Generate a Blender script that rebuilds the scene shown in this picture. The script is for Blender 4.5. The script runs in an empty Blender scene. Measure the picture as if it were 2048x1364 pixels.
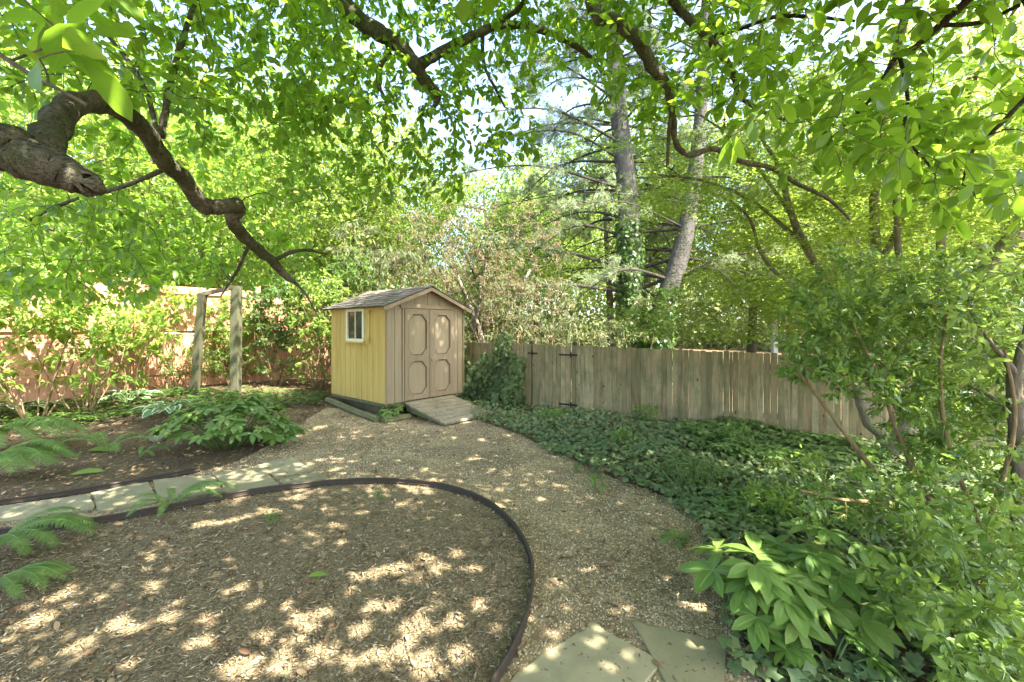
import bpy, math, random
import numpy as np
from mathutils import Vector, Matrix
from mathutils.geometry import delaunay_2d_cdt
rng = np.random.default_rng(11)
random.seed(5)
SC = bpy.context.scene
COL = SC.collection
F = 853.0; EYE = 1.65; HOR = 655.0
A = lambda *v: np.array(v, float)

# ------------------------------------------------------------------ terrain and picture-to-world helpers
def sst(a, b, v):
    t = np.clip((v - a) / (b - a), 0, 1); return t * t * (3 - 2 * t)
def gz(x, y):
    x = np.asarray(x, float); y = np.asarray(y, float)
    h = .30 * sst(2.0, 6.0, -x) * sst(5.0, 9.5, y)
    h = h + .5 * sst(12, 40, y) - .06 * sst(2.5, 6, x) * sst(3, 7, y)
    h = h + .012 * np.sin(x * 2.1 + .6) * np.cos(y * 1.7)
    return h
def P(px, py, d):
    return A((px - 1024) / F * d, d, EYE + (HOR - py) / F * d)
def G(px, py, h=0.0):
    z = h
    for _ in range(12):
        d = F * (EYE - z) / (py - HOR); x = (px - 1024) / F * d
        z = float(gz(x, d)) + h
    return A(x, d, z)

# ------------------------------------------------------------------ mesh builder
class MB:
    def __init__(s): s.v = []; s.l = []; s.t = []; s.r = []; s.e = []; s.n = 0
    def add(s, v, faces, r=0.5, e=None):
        v = np.asarray(v, float)
        lo = np.fromiter((i for f in faces for i in f), int); to = np.fromiter((len(f) for f in faces), int)
        s.raw(v, lo, to, np.full(len(v), r) if np.isscalar(r) else r, e)
    def raw(s, v, lo, to, r, e=None):
        s.v.append(v); s.l.append(lo + s.n); s.t.append(to); s.r.append(r)
        s.e.append(np.zeros(len(v)) if e is None else e); s.n += len(v)
    def box(s, lo, hi, M=None, r=None, bev=0.0):
        x0, y0, z0 = lo; x1, y1, z1 = hi
        v = np.array([[x0,y0,z0],[x1,y0,z0],[x1,y1,z0],[x0,y1,z0],[x0,y0,z1],[x1,y0,z1],[x1,y1,z1],[x0,y1,z1]], float)
        if M is not None: v = v @ M[0].T + M[1]
        s.add(v, [(0,3,2,1),(4,5,6,7),(0,1,5,4),(1,2,6,5),(2,3,7,6),(3,0,4,7)], rng.random() if r is None else r)
    def bar(s, a, b, w, h, up=(0,0,1), r=None):      # box from a to b
        a = np.asarray(a, float); b = np.asarray(b, float); d = b - a; L = np.linalg.norm(d); d = d / L
        u = np.asarray(up, float); u = u - d * (u @ d); u /= np.linalg.norm(u); q = np.cross(u, d)
        s.box((0, -w/2, -h/2), (L, w/2, h/2), (np.stack([d, q, u], 1), a), r)
    def tube(s, pts, rad, n=6, r=None, cap=True):
        p = np.asarray(pts, float); m = len(p)
        rad = np.full(m, rad) if np.isscalar(rad) else np.asarray(rad, float)
        t = np.gradient(p, axis=0); t /= np.linalg.norm(t, axis=1)[:, None] + 1e-12
        ref = A(0, 0, 1) if abs(t[0][2]) < .9 else A(1, 0, 0)
        us = []; u = ref
        for i in range(m):
            u = u - t[i] * (u @ t[i]); nn = np.linalg.norm(u)
            if nn < 1e-6: u = np.cross(t[i], A(.3, .7, .2)); nn = np.linalg.norm(u)
            u = u / nn; us.append(u)
        us = np.array(us); w = np.cross(t, us)
        a = np.arange(n) * 2 * math.pi / n
        v = p[:, None, :] + rad[:, None, None] * (np.cos(a)[None, :, None] * us[:, None, :] + np.sin(a)[None, :, None] * w[:, None, :])
        v = v.reshape(-1, 3)
        i = np.arange(m - 1)[:, None] * n; j = np.arange(n)[None, :]; j2 = (j + 1) % n
        q = np.stack([i + j, i + j2, i + n + j2, i + n + j], -1).reshape(-1)
        to = np.full((m - 1) * n, 4)
        if cap:
            q = np.concatenate([q, np.arange(n)[::-1], (m - 1) * n + np.arange(n)]); to = np.concatenate([to, [n, n]])
        s.raw(v, q, to, np.full(len(v), rng.random() if r is None else r))
    def leaves(s, T, pos, d, up, size, r=None, wid=None):
        if len(pos) == 0: return
        s.lf = True
        tv, tl, tt, te = T
        pos = np.asarray(pos, float); d = np.asarray(d, float); M = len(pos)
        d = d / (np.linalg.norm(d, axis=1)[:, None] + 1e-9)
        y = np.cross(np.broadcast_to(np.asarray(up, float), d.shape), d)
        y /= np.linalg.norm(y, axis=1)[:, None] + 1e-9
        z = np.cross(d, y)
        size = np.broadcast_to(np.asarray(size, float), (M,))
        wid = np.ones(M) if wid is None else wid
        v = (tv[None, :, 0, None] * d[:, None] + (tv[None, :, 1] * wid[:, None])[..., None] * y[:, None] + tv[None, :, 2, None] * z[:, None]) * size[:, None, None] + pos[:, None]
        k = len(tv); off = (np.arange(M) * k)[:, None]
        r = rng.random(M) if r is None else r
        s.raw(v.reshape(-1, 3), (tl[None] + off).reshape(-1), np.tile(tt, M), np.repeat(r, k), np.tile(te, M))
    def build(s, name, mat, parent=None, smooth=False):
        me = bpy.data.meshes.new(name)
        v = np.concatenate(s.v); lo = np.concatenate(s.l).astype(np.int32); to = np.concatenate(s.t).astype(np.int32)
        if parent is not None:
            v = v - np.array(parent.location)[None] if parent.rotation_euler.z == 0 and not s.__dict__.get('local') else v
        me.vertices.add(len(v)); me.vertices.foreach_set('co', v.astype(np.float32).ravel())
        me.loops.add(len(lo)); me.loops.foreach_set('vertex_index', lo)
        me.polygons.add(len(to))
        me.polygons.foreach_set('loop_start', np.concatenate([[0], np.cumsum(to)[:-1]]).astype(np.int32))
        me.polygons.foreach_set('loop_total', to)
        me.polygons.foreach_set('use_smooth', np.full(len(to), bool(smooth or s.__dict__.get('lf')), bool))
        me.update(calc_edges=True)
        for nm, dat in (('rnd', s.r), ('edge', s.e)):
            at = me.attributes.new(nm, 'FLOAT', 'POINT'); at.data.foreach_set('value', np.concatenate(dat).astype(np.float32))
        me.materials.append(mat)
        o = bpy.data.objects.new(name, me); COL.objects.link(o)
        if parent is not None: o.parent = parent
        return o
def LMB():
    m = MB(); m.local = True; return m
def empty(name, loc, label, cat, group=None, rz=0.0):
    o = bpy.data.objects.new(name, None); COL.objects.link(o); o.empty_display_size = .2
    o.location = tuple(float(c) for c in loc); o.rotation_euler = (0, 0, rz)
    tag(o, label, cat, group); return o
def tag(o, label, cat, group=None, kind=None):
    if label: o['label'] = label
    if cat: o['category'] = cat
    if group: o['group'] = group
    if kind: o['kind'] = kind
    return o
def spline(pts, n=6):
    p = np.asarray(pts, float); q = np.vstack([2*p[0]-p[1], p, 2*p[-1]-p[-2]]); out = []
    for i in range(len(p) - 1):
        a, b, c, d = q[i:i+4]
        for t in np.arange(n) / n:
            out.append(.5*((2*b)+(-a+c)*t+(2*a-5*b+4*c-d)*t*t+(-a+3*b-3*c+d)*t**3))
    out.append(p[-1]); return np.array(out)

# ------------------------------------------------------------------ leaf templates
def leaf_t(K, wf, fold=.18, droop=.12, wav=0.0):
    v = [(0,0,0)]; e = [0.0]; f = []
    for i in range(1, K):
        t = i / K; w = wf(t); z = -droop * t * t; wz = wav * (1 if i % 2 else -1)
        v += [(t, w, z + fold * w + wz), (t, 0, z), (t, -w, z + fold * w - wz)]; e += [1., 0., 1.]
    v.append((1, 0, -droop)); e.append(1.)
    f += [(0, 2, 1), (0, 3, 2)]
    for i in range(K - 2):
        a = 1 + 3*i
        f += [(a, a+1, a+4, a+3), (a+1, a+2, a+5, a+4)]
    a = 1 + 3*(K-2); T = len(v) - 1
    f += [(a, a+1, T), (a+1, a+2, T)]
    return mk(v, f, e)
def mk(v, f, e=None):
    return (np.array(v, float), np.fromiter((i for q in f for i in q), int), np.fromiter((len(q) for q in f), int), np.full(len(v), .5) if e is None else np.array(e, float))
def lobed(angs, lens, notch, cz=.06, droop=.12):
    v = [(.12, 0, cz)]; e = [0.]; pts = []
    n = len(angs)
    for i in range(n):
        a = math.radians(angs[i]); pts.append((lens[i]*math.cos(a), lens[i]*math.sin(a)))
        if i < n-1:
            b = math.radians((angs[i]+angs[i+1])/2); q = notch*(lens[i]+lens[i+1])/2
            pts.append((q*math.cos(b), q*math.sin(b)))
    pts.append((0, 0))
    for x, y in pts: v.append((x+.1, y, -droop*(x*x+y*y))); e.append(1.)
    m = len(pts)
    return mk(v, [(0, 1+i, 1+(i+1) % m) for i in range(m)], e)
T_MAG = leaf_t(4, lambda t: .25*math.sin(math.pi*t**1.25)**.8)
T_MAG2 = leaf_t(5, lambda t: .21*math.sin(math.pi*t**1.2)**.8, .22, .25, .012)
T_FAR = mk([(0,0,0),(.5,.27,.05),(1,0,-.1),(.5,-.27,.05)], [(0,3,2),(0,2,1)])
T_ELL = leaf_t(3, lambda t: .22*math.sin(math.pi*t)**.7)
T_LANCE = leaf_t(3, lambda t: .085*math.sin(math.pi*t**.8)**.8, .1, .3)
T_STRAP = leaf_t(4, lambda t: .19*math.sin(math.pi*t**1.05)**.7, .25, .25)
T_HOSTA = leaf_t(6, lambda t: .36*math.sin(math.pi*t**.75)**.75, .25, .35, .015)
T_HOLLY = mk([(0,0,0),(.22,.16,.05),(.3,.1,.02),(.48,.24,.07),(.58,.13,.03),(.76,.17,.03),(1,0,-.1),(.76,-.17,.03),(.58,-.13,.03),(.48,-.24,.07),(.3,-.1,.02),(.22,-.16,.05),(.5,0,-.02)],
             [(12,i,(i+1) % 12) for i in range(11,-1,-1)])
T_MAPLE = lobed([-125,-82,-40,0,40,82,125], [.4,.75,.95,1.05,.95,.75,.4], .36)
T_IVY = lobed([-140,-65,0,65,140], [.5,.62,.85,.62,.5], .72, .05, .2)
T_PINNA = mk([(0,0,0),(.25,.1,.02),(.7,.07,-.02),(1,0,-.1),(.7,-.07,-.02),(.25,-.1,.02)], [(0,5,4,1),(1,4,2),(4,3,2)] )
T_PINNA = mk([(0,.07,0),(.4,.09,.02),(1,0,-.08),(.4,-.09,.02),(0,-.07,0)], [(0,4,3,1),(1,3,2)])
T_NEEDLE = mk([(0,.018,0),(1,0,-.12),(0,-.018,0)], [(0,2,1)])

# ------------------------------------------------------------------ materials
def newmat(name):
    m = bpy.data.materials.new(name); m.use_nodes = True; nt = m.node_tree; nt.nodes.clear()
    out = nt.nodes.new('ShaderNodeOutputMaterial'); return m, nt, out
class NT:
    def __init__(s, name):
        s.m, s.nt, s.out = newmat(name)
    def n(s, t, **kw):
        nd = s.nt.nodes.new(t)
        for k, v in kw.items():
            if k.startswith('i_'): nd.inputs[k[2:].replace('_', ' ')].default_value = v
            else: setattr(nd, k, v)
        return nd
    def L(s, a, b): s.nt.links.new(a, b)
    def attr(s, nm): return s.n('ShaderNodeAttribute', attribute_name=nm).outputs['Fac']
    def coord(s, scale=(1,1,1), kind='Object', rnd=None):
        c = s.n('ShaderNodeTexCoord').outputs[kind]; mp = s.n('ShaderNodeMapping'); mp.inputs['Scale'].default_value = scale
        s.L(c, mp.inputs['Vector'])
        if rnd is not None:
            cm = s.n('ShaderNodeCombineXYZ'); mu = s.math('MULTIPLY', rnd, 37.0)
            for k in 'XYZ': s.L(mu, cm.inputs[k])
            s.L(cm.outputs[0], mp.inputs['Location'])
        return mp.outputs[0]
    def noise(s, vec, scale, detail=4, rough=.6, dist=0.0):
        nd = s.n('ShaderNodeTexNoise'); nd.inputs['Scale'].default_value = scale; nd.inputs['Detail'].default_value = detail
        nd.inputs['Roughness'].default_value = rough; nd.inputs['Distortion'].default_value = dist
        s.L(vec, nd.inputs['Vector']); return nd.outputs['Fac']
    def vor(s, vec, scale, feat='F1'):
        nd = s.n('ShaderNodeTexVoronoi', feature=feat); nd.inputs['Scale'].default_value = scale; s.L(vec, nd.inputs['Vector']); return nd
    def math(s, op, a, b=0.0):
        nd = s.n('ShaderNodeMath', operation=op)
        for i, x in enumerate((a, b)):
            if isinstance(x, (int, float)): nd.inputs[i].default_value = x
            else: s.L(x, nd.inputs[i])
        return nd.outputs[0]
    def ramp(s, fac, stops):
        nd = s.n('ShaderNodeValToRGB'); cr = nd.color_ramp
        while len(cr.elements) < len(stops): cr.elements.new(.5)
        for e, (p, c) in zip(cr.elements, stops): e.position = p; e.color = (*c, 1) if len(c) == 3 else c
        s.L(fac, nd.inputs[0]); return nd.outputs[0]
    def mix(s, fac, a, b, mode='MIX'):
        nd = s.n('ShaderNodeMix', data_type='RGBA', blend_type=mode)
        for sock, x in ((nd.inputs[0], fac), (nd.inputs[6], a), (nd.inputs[7], b)):
            if isinstance(x, (int, float)): sock.default_value = x
            elif isinstance(x, tuple): sock.default_value = (*x, 1)
            else: s.L(x, sock)
        return nd.outputs[2]
    def bump(s, h, strength=.5, dist=.01):
        nd = s.n('ShaderNodeBump'); nd.inputs['Strength'].default_value = strength; nd.inputs['Distance'].default_value = dist
        s.L(h, nd.inputs['Height']); return nd.outputs[0]
    def bsdf(s, col, rough=.8, bump=None, spec=.3, metal=0.0):
        b = s.n('ShaderNodeBsdfPrincipled'); b.inputs['Specular IOR Level'].default_value = spec; b.inputs['Metallic'].default_value = metal
        for k, x in (('Base Color', col), ('Roughness', rough)):
            if isinstance(x, (int, float)): b.inputs[k].default_value = x
            elif isinstance(x, tuple): b.inputs[k].default_value = (*x, 1)
            else: s.L(x, b.inputs[k])
        if bump is not None: s.L(bump, b.inputs['Normal'])
        return b.outputs[0]
    def done(s, sh): s.L(sh, s.out.inputs['Surface']); return s.m

def leaf_mat(name, c1, c2, tr, mixf=.42, rough=.5, spec=.35, margin=None, c3=None):
    k = NT(name); r = k.attr('rnd')
    stops = [(0, c1), (.8, c2)] + ([(1.0, c3)] if c3 else [])
    col = k.ramp(r, stops)
    co = k.coord(); nz = k.noise(co, 14.0, 3)
    col = k.mix(k.math('MULTIPLY', nz, .35), col, tuple(x*.55 for x in c1))
    rib = k.math('LESS_THAN', k.attr('edge'), .09); col = k.mix(k.math('MULTIPLY', rib, .55), col, tuple(min(1, x*1.5+.03) for x in c2))
    trc = k.mix(r, tuple(x*.8 for x in tr), tr); trc = k.mix(k.math('MULTIPLY', k.noise(co, 45.0, 2), .5), trc, tuple(x*.6 for x in tr)); trc = k.mix(k.math('MULTIPLY', rib, .6), trc, tuple(x*.6 for x in tr))
    if margin:
        e = k.math('GREATER_THAN', k.attr('edge'), .72); col = k.mix(e, col, margin); trc = k.mix(e, trc, margin)
    b = k.bsdf(col, rough, None, spec)
    t = k.n('ShaderNodeBsdfTranslucent'); k.L(trc, t.inputs[0])
    ms = k.n('ShaderNodeMixShader'); ms.inputs[0].default_value = mixf
    k.L(b, ms.inputs[1]); k.L(t.outputs[0], ms.inputs[2]); return k.done(ms.outputs[0])
def bark_mat(name, dark, light, moss=None, sc=9.0, zs=.35, st=.7):
    k = NT(name); co = k.coord((1, 1, zs)); n1 = k.noise(co, sc, 6, .7, .4); n2 = k.noise(k.coord(), 3.0, 3)
    v = k.vor(co, sc*3).outputs['Distance']
    col = k.ramp(n1, [(.3, dark), (.7, light)])
    if moss: col = k.mix(k.ramp(n2, [(.48, (0,0,0)), (.62, (.8,.8,.8))]), col, moss)
    h = k.math('ADD', n1, k.math('MULTIPLY', v, .6))
    return k.done(k.bsdf(col, .9, k.bump(h, st, .015), .15))
def wood_mat(name, cs, axis='z', grain=22., moss=None, knots=True, rough=.85, st=.35, spec=.2):
    k = NT(name); r = k.attr('rnd')
    sc = {'z': (1,1,.06), 'x': (.06,1,1), 'y': (1,.06,1)}[axis]
    co = k.coord(sc, rnd=r); g = k.noise(co, grain*1.8, 6, .7, .6); fine = k.noise(co, grain*5, 3)
    base = k.ramp(r, [(i/(len(cs)-1), c) for i, c in enumerate(cs)])
    col = k.mix(k.ramp(g, [(.38, (.42,.42,.42)), (.58, (0,0,0))]), base, tuple(x*.5 for x in cs[0]))
    col = k.mix(k.math('MULTIPLY', fine, .25), col, tuple(min(1, x*1.7) for x in cs[-1]))
    if moss:
        n2 = k.noise(k.coord(rnd=r), 2.6, 5, .65); col = k.mix(k.ramp(n2, [(.42, (0,0,0)), (.66, (.8,.8,.8))]), col, moss); n3 = k.noise(k.coord((1,1,.09)), 17, 4, .7); col = k.mix(k.ramp(n3, [(.5, (0,0,0)), (.68, (.6,.6,.6))]), col, tuple(x*.4 for x in cs[0]))
    if knots:
        s2 = {'z': (1,1,.55), 'x': (.55,1,1), 'y': (1,.55,1)}[axis]
        d = k.vor(k.coord(s2, rnd=r), 6.5).outputs['Distance']; col = k.mix(k.ramp(d, [(.06, (.9,.9,.9)), (.11, (0,0,0))]), col, tuple(x*.2 for x in cs[0]))
    return k.done(k.bsdf(col, rough, k.bump(k.math('ADD', g, fine), st, .004), spec))
def plain_mat(name, c, rough=.5, metal=0., spec=.4, var=.25, sc=12., bump=.15):
    k = NT(name); n = k.noise(k.coord(), sc, 5)
    col = k.mix(k.math('MULTIPLY', n, var*2), c, tuple(x*.45 for x in c))
    return k.done(k.bsdf(col, rough, k.bump(n, bump, .003), spec, metal))

M = {}
M['mag'] = leaf_mat('magnolia_leaf', (.06,.125,.016), (.13,.225,.028), (.46,.74,.05), .52, .42, .4)
M['mag_far'] = leaf_mat('bright_leaf', (.07,.13,.02), (.14,.22,.04), (.42,.60,.08), .45, .55, .3)
M['maple'] = leaf_mat('maple_leaf', (.08,.14,.02), (.16,.235,.03), (.54,.72,.085), .52, .5, .3, c3=(.24,.24,.045))
M['tree1'] = leaf_mat('yellow_green_leaf', (.10,.16,.025), (.20,.27,.055), (.52,.68,.11), .45, .6, .2)
M['tree2'] = leaf_mat('mid_green_leaf', (.09,.15,.028), (.19,.26,.06), (.48,.66,.12), .45, .6, .2)
M['tree3'] = leaf_mat('pale_leaf', (.13,.17,.055), (.24,.28,.11), (.45,.52,.17), .4, .7, .1)
M['dark'] = leaf_mat('dark_leaf', (.045,.095,.02), (.09,.16,.035), (.22,.38,.06), .36, .4, .4)
M['ivy'] = leaf_mat('ivy_leaf', (.085,.135,.05), (.165,.22,.09), (.24,.36,.09), .25, .55, .22, c3=(.24,.25,.09))
M['pachy'] = leaf_mat('pachysandra_leaf', (.09,.155,.04), (.15,.23,.06), (.28,.42,.09), .28, .5, .3)
M['helle'] = leaf_mat('hellebore_leaf', (.085,.16,.03), (.17,.265,.055), (.34,.5,.08), .32, .4, .42, c3=(.23,.29,.07))
M['hosta'] = leaf_mat('hosta_leaf', (.06,.15,.04), (.1,.2,.06), (.25,.42,.1), .3, .45, .4, margin=(.45,.5,.32))
M['fern'] = leaf_mat('fern_leaf', (.09,.17,.035), (.16,.26,.06), (.34,.52,.1), .38, .5, .3)
M['holly'] = leaf_mat('holly_leaf', (.07,.14,.03), (.16,.25,.05), (.36,.54,.08), .36, .36, .45, c3=(.24,.28,.05))
M['euon'] = leaf_mat('euonymus_leaf', (.08,.155,.025), (.17,.255,.045), (.34,.48,.07), .33, .38, .4)
M['lime'] = leaf_mat('lime_leaf', (.10,.19,.025), (.20,.30,.05), (.48,.66,.09), .45, .5, .3)
M['brownleaf'] = leaf_mat('bronze_leaf', (.13,.09,.05), (.19,.145,.08), (.34,.28,.12), .35, .6, .2, c3=(.27,.14,.08))
M['bamboo_leaf'] = leaf_mat('bamboo_leaf', (.07,.10,.04), (.14,.16,.07), (.28,.33,.12), .32, .6, .2, c3=(.24,.16,.085))
M['needle'] = leaf_mat('pine_needle', (.13,.18,.09), (.23,.28,.15), (.38,.46,.2), .34, .5, .3)
M['box'] = leaf_mat('small_shrub_leaf', (.06,.12,.02), (.12,.19,.04), (.25,.4,.06), .3, .4, .4)
def limb_bark():
    k = NT('magnolia_bark'); co = k.coord(); n1 = k.noise(co, 7, 6, .7, .5); n2 = k.noise(co, 2.6, 4, .6); f = k.noise(co, 48, 5, .75, 1.0); v = k.vor(co, 38, 'DISTANCE_TO_EDGE').outputs['Distance']
    col = k.ramp(n1, [(.32, (.065,.057,.038)), (.52, (.15,.133,.092)), (.7, (.25,.225,.16))])
    col = k.mix(k.ramp(n2, [(.46, (0,0,0)), (.6, (.75,.75,.75))]), col, (.075,.085,.032))
    col = k.mix(k.ramp(f, [(.35, (.85,.85,.85)), (.5, (0,0,0))]), col, (.02,.017,.012))
    li = k.noise(k.coord((1.3,1.3,1.3)), 16, 4, .6); col = k.mix(k.ramp(li, [(.62, (0,0,0)), (.67, (.6,.6,.6))]), col, (.24,.24,.18))
    h = k.math('ADD', k.math('MULTIPLY', f, 1.2), k.math('ADD', n1, k.math('MULTIPLY', k.ramp(v, [(0, (0,0,0)), (.15, (1,1,1))]), .35)))
    return k.done(k.bsdf(col, .92, k.bump(h, .95, .02), .12))
M['bark'] = limb_bark()
M['pinebark'] = bark_mat('pine_bark', (.035,.031,.026), (.12,.11,.095), None, 10, .5, .9)
M['twig'] = bark_mat('twig_bark', (.05,.045,.03), (.14,.12,.075), None, 20)
M['saplingbark'] = bark_mat('sapling_bark', (.07,.055,.035), (.17,.14,.095), None, 18)
M['darktwig'] = bark_mat('dark_twig', (.025,.022,.018), (.075,.065,.05), None, 20)
M['maplebark'] = bark_mat('maple_bark', (.10,.085,.06), (.26,.22,.15), (.12,.13,.06), 12, .4)
M['palebark'] = bark_mat('pale_bark', (.13,.11,.085), (.32,.28,.22), None, 16, .4)
M['yellowstem'] = bark_mat('tan_stem', (.12,.085,.04), (.26,.19,.09), None, 16, .4)
M['stem'] = plain_mat('green_stem', (.12,.18,.05), .6)
M['fence'] = wood_mat('weathered_fence_wood', [(.18,.135,.072), (.36,.28,.16), (.26,.185,.095), (.43,.335,.195), (.30,.23,.125)], 'z', 20, (.15,.16,.07))
M['rail'] = wood_mat('weathered_rail_wood', [(.09,.078,.05), (.13,.11,.07)], 'x', 20, None, False)
M['redfence'] = wood_mat('red_stained_wood', [(.38,.19,.105), (.47,.26,.15), (.43,.22,.125)], 'z', 12, None, False, .8)
M['post'] = wood_mat('mossy_post_wood', [(.075,.072,.04), (.10,.095,.055)], 'z', 16, (.055,.07,.02), False)
M['ramp'] = wood_mat('bleached_ramp_wood', [(.20,.165,.105), (.34,.285,.19), (.26,.215,.135)], 'x', 22, (.16,.15,.085), True)
M['timber'] = wood_mat('landscape_timber', [(.13,.12,.065), (.17,.15,.08)], 'y', 16, (.09,.11,.04), False)
M['bouncepaint'] = wood_mat('paint_with_yellow_bounce', [(.44,.31,.085), (.50,.36,.105), (.47,.33,.095)], 'z', 8, None, False, .65, .12, .3)  # yellow bounced light mixed into the colour of the shed side
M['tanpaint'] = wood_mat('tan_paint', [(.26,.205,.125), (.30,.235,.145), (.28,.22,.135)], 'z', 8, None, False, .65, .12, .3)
M['trimpaint'] = wood_mat('brown_trim_paint', [(.23,.175,.105), (.27,.205,.125)], 'z', 8, None, False, .65, .12, .3)
M['moulding'] = wood_mat('shadow_brown_paint', [(.15,.105,.06), (.18,.125,.07)], 'z', 8, None, False, .65, .12, .3)  # dark brown stands in for shade round the recessed panels
M['cream'] = plain_mat('cream_frame_paint', (.72,.68,.48), .5, var=.1)
M['black'] = plain_mat('black_iron', (.02,.018,.016), .5, .3)
M['hasp'] = plain_mat('dull_metal', (.35,.3,.22), .45, .7)
M['blackplastic'] = plain_mat('black_plastic', (.018,.018,.018), .4)
M['edging'] = plain_mat('brown_black_plastic', (.06,.047,.032), .65, 0, .2, .4, 25)
M['rope'] = plain_mat('white_rope', (.65,.63,.58), .8)
M['whitepaint'] = plain_mat('white_paint', (.75,.75,.72), .6, var=.1)
def glass():
    k = NT('dark_window_glass'); b = k.bsdf((.03,.035,.025), .08, None, .6); return k.done(b)
M['glass'] = glass()
def slab_mat():
    k = NT('bluestone'); co = k.coord(); n = k.noise(co, 5, 6, .65); f = k.noise(co, 60, 3); r = k.attr('rnd')
    base = k.ramp(r, [(0, (.20,.17,.085)), (1, (.27,.23,.125))])
    col = k.mix(k.ramp(n, [(.35, (.55,.55,.55)), (.6, (0,0,0))]), base, (.11,.11,.055))
    col = k.mix(k.math('MULTIPLY', f, .25), col, (.33,.30,.2))
    st = k.noise(co, 22, 3); col = k.mix(k.ramp(st, [(.66, (0,0,0)), (.70, (.8,.8,.8))]), col, (.06,.05,.03))
    return k.done(k.bsdf(col, .75, k.bump(k.math('ADD', n, k.math('MULTIPLY', f, .2)), .4, .008), .3))
M['slab'] = slab_mat()
def stone_mat():
    k = NT('rough_stone'); co = k.coord(); n = k.noise(co, 9, 6, .7)
    return k.done(k.bsdf(k.ramp(n, [(.3, (.11,.10,.07)), (.7, (.30,.27,.19))]), .9, k.bump(n, .7, .02), .2))
M['stone'] = stone_mat()
def shingle_mat():
    k = NT('weathered_shingle'); r = k.attr('rnd'); n = k.noise(k.coord(), 45, 4); n2 = k.noise(k.coord(), 4, 4)
    base = k.ramp(r, [(0, (.10,.085,.065)), (.5, (.16,.135,.105)), (1, (.22,.19,.15))])
    col = k.mix(k.math('MULTIPLY', n, .5), base, (.06,.05,.04)); col = k.mix(k.ramp(n2, [(.5,(0,0,0)),(.7,(.6,.6,.6))]), col, (.11,.12,.06))
    return k.done(k.bsdf(col, .95, k.bump(n, .5, .006), .1))
M['shingle'] = shingle_mat()
def soil_mat(name, cs, sc=1.0, st=.8):
    k = NT(name); co = k.coord(); n = k.noise(co, 2.2*sc, 6, .65); f = k.noise(co, 38*sc, 5, .75, .6); v = k.vor(co, 55*sc)
    col = k.ramp(n, [(.3, cs[0]), (.5, cs[1]), (.72, cs[2])])
    col = k.mix(k.ramp(f, [(.42, (.8,.8,.8)), (.6, (0,0,0))]), col, tuple(x*.35 for x in cs[0]))
    col = k.mix(k.math('MULTIPLY', v.outputs['Color'], .5), col, cs[3])
    return k.done(k.bsdf(col, .95, k.bump(k.math('ADD', f, k.math('MULTIPLY', v.outputs['Distance'], .8)), st, .02), .15))
M['soil'] = soil_mat('woodland_soil', [(.075,.052,.026), (.12,.086,.043), (.165,.12,.062), (.21,.155,.085)])
M['mulch'] = soil_mat('mulch', [(.16,.12,.06), (.245,.185,.095), (.30,.23,.125), (.36,.28,.165)], 1.2)
def gravel_mat():
    k = NT('pea_gravel'); co = k.coord(); v = k.vor(co, 75); n = k.noise(co, 1.6, 5, .6)
    col = k.ramp(v.outputs['Color'], [(0, (.14,.10,.055)), (.35, (.27,.20,.105)), (.7, (.36,.28,.15)), (1, (.48,.39,.24))])
    col = k.mix(k.ramp(n, [(.42, (.7,.7,.7)), (.62, (0,0,0))]), col, (.13,.095,.055))
    return k.done(k.bsdf(col, .9, k.bump(v.outputs['Distance'], -.9, .012), .2))
M['gravel'] = gravel_mat()
def rnd_mat(name, stops, rough=.85, spec=.2):
    k = NT(name); return k.done(k.bsdf(k.ramp(k.attr('rnd'), stops), rough, None, spec))
M['pebble'] = rnd_mat('pebble', [(0,(.13,.095,.055)),(.3,(.27,.20,.105)),(.65,(.38,.295,.16)),(.92,(.48,.40,.25)),(1,(.58,.51,.37))], .8)
M['chip'] = rnd_mat('wood_chip', [(0,(.08,.058,.03)),(.35,(.21,.158,.08)),(.75,(.32,.245,.135)),(1,(.5,.42,.27))])
M['deadleaf'] = rnd_mat('dead_leaf', [(0,(.09,.05,.025)),(.5,(.19,.12,.06)),(1,(.32,.23,.12))])

# ------------------------------------------------------------------ ground
def struct(o): o['kind'] = 'structure'; return o
def make_ground():
    xs = np.concatenate([[-300,-150,-80,-45,-28], np.arange(-20, 20.1, .5), [28,45,80,150,300]])
    ys = np.concatenate([[-300,-120,-50,-25,-14], np.arange(-8, 24.1, .5), [30,45,80,150,300,500]])
    X, Y = np.meshgrid(xs, ys); Z = gz(X, Y); nx = len(xs); ny = len(ys)
    v = np.stack([X.ravel(), Y.ravel(), Z.ravel()], 1)
    i = (np.arange(ny-1)[:, None]*nx + np.arange(nx-1)[None]).ravel()
    q = np.stack([i, i+1, i+nx+1, i+nx], 1)
    m = MB(); m.raw(v, q.ravel(), np.full(len(q), 4), np.full(len(v), .5)); struct(m.build('ground', M['soil'], None, True))
make_ground()
def inside(poly, x, y):
    poly = np.asarray(poly); c = np.zeros(np.shape(x), bool); n = len(poly)
    for i in range(n):
        x0, y0 = poly[i][:2]; x1, y1 = poly[(i+1) % n][:2]
        c ^= ((y0 > y) != (y1 > y)) & (x < (x1-x0)*(y-y0)/((y1-y0) + 1e-12) + x0)
    return c
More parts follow.
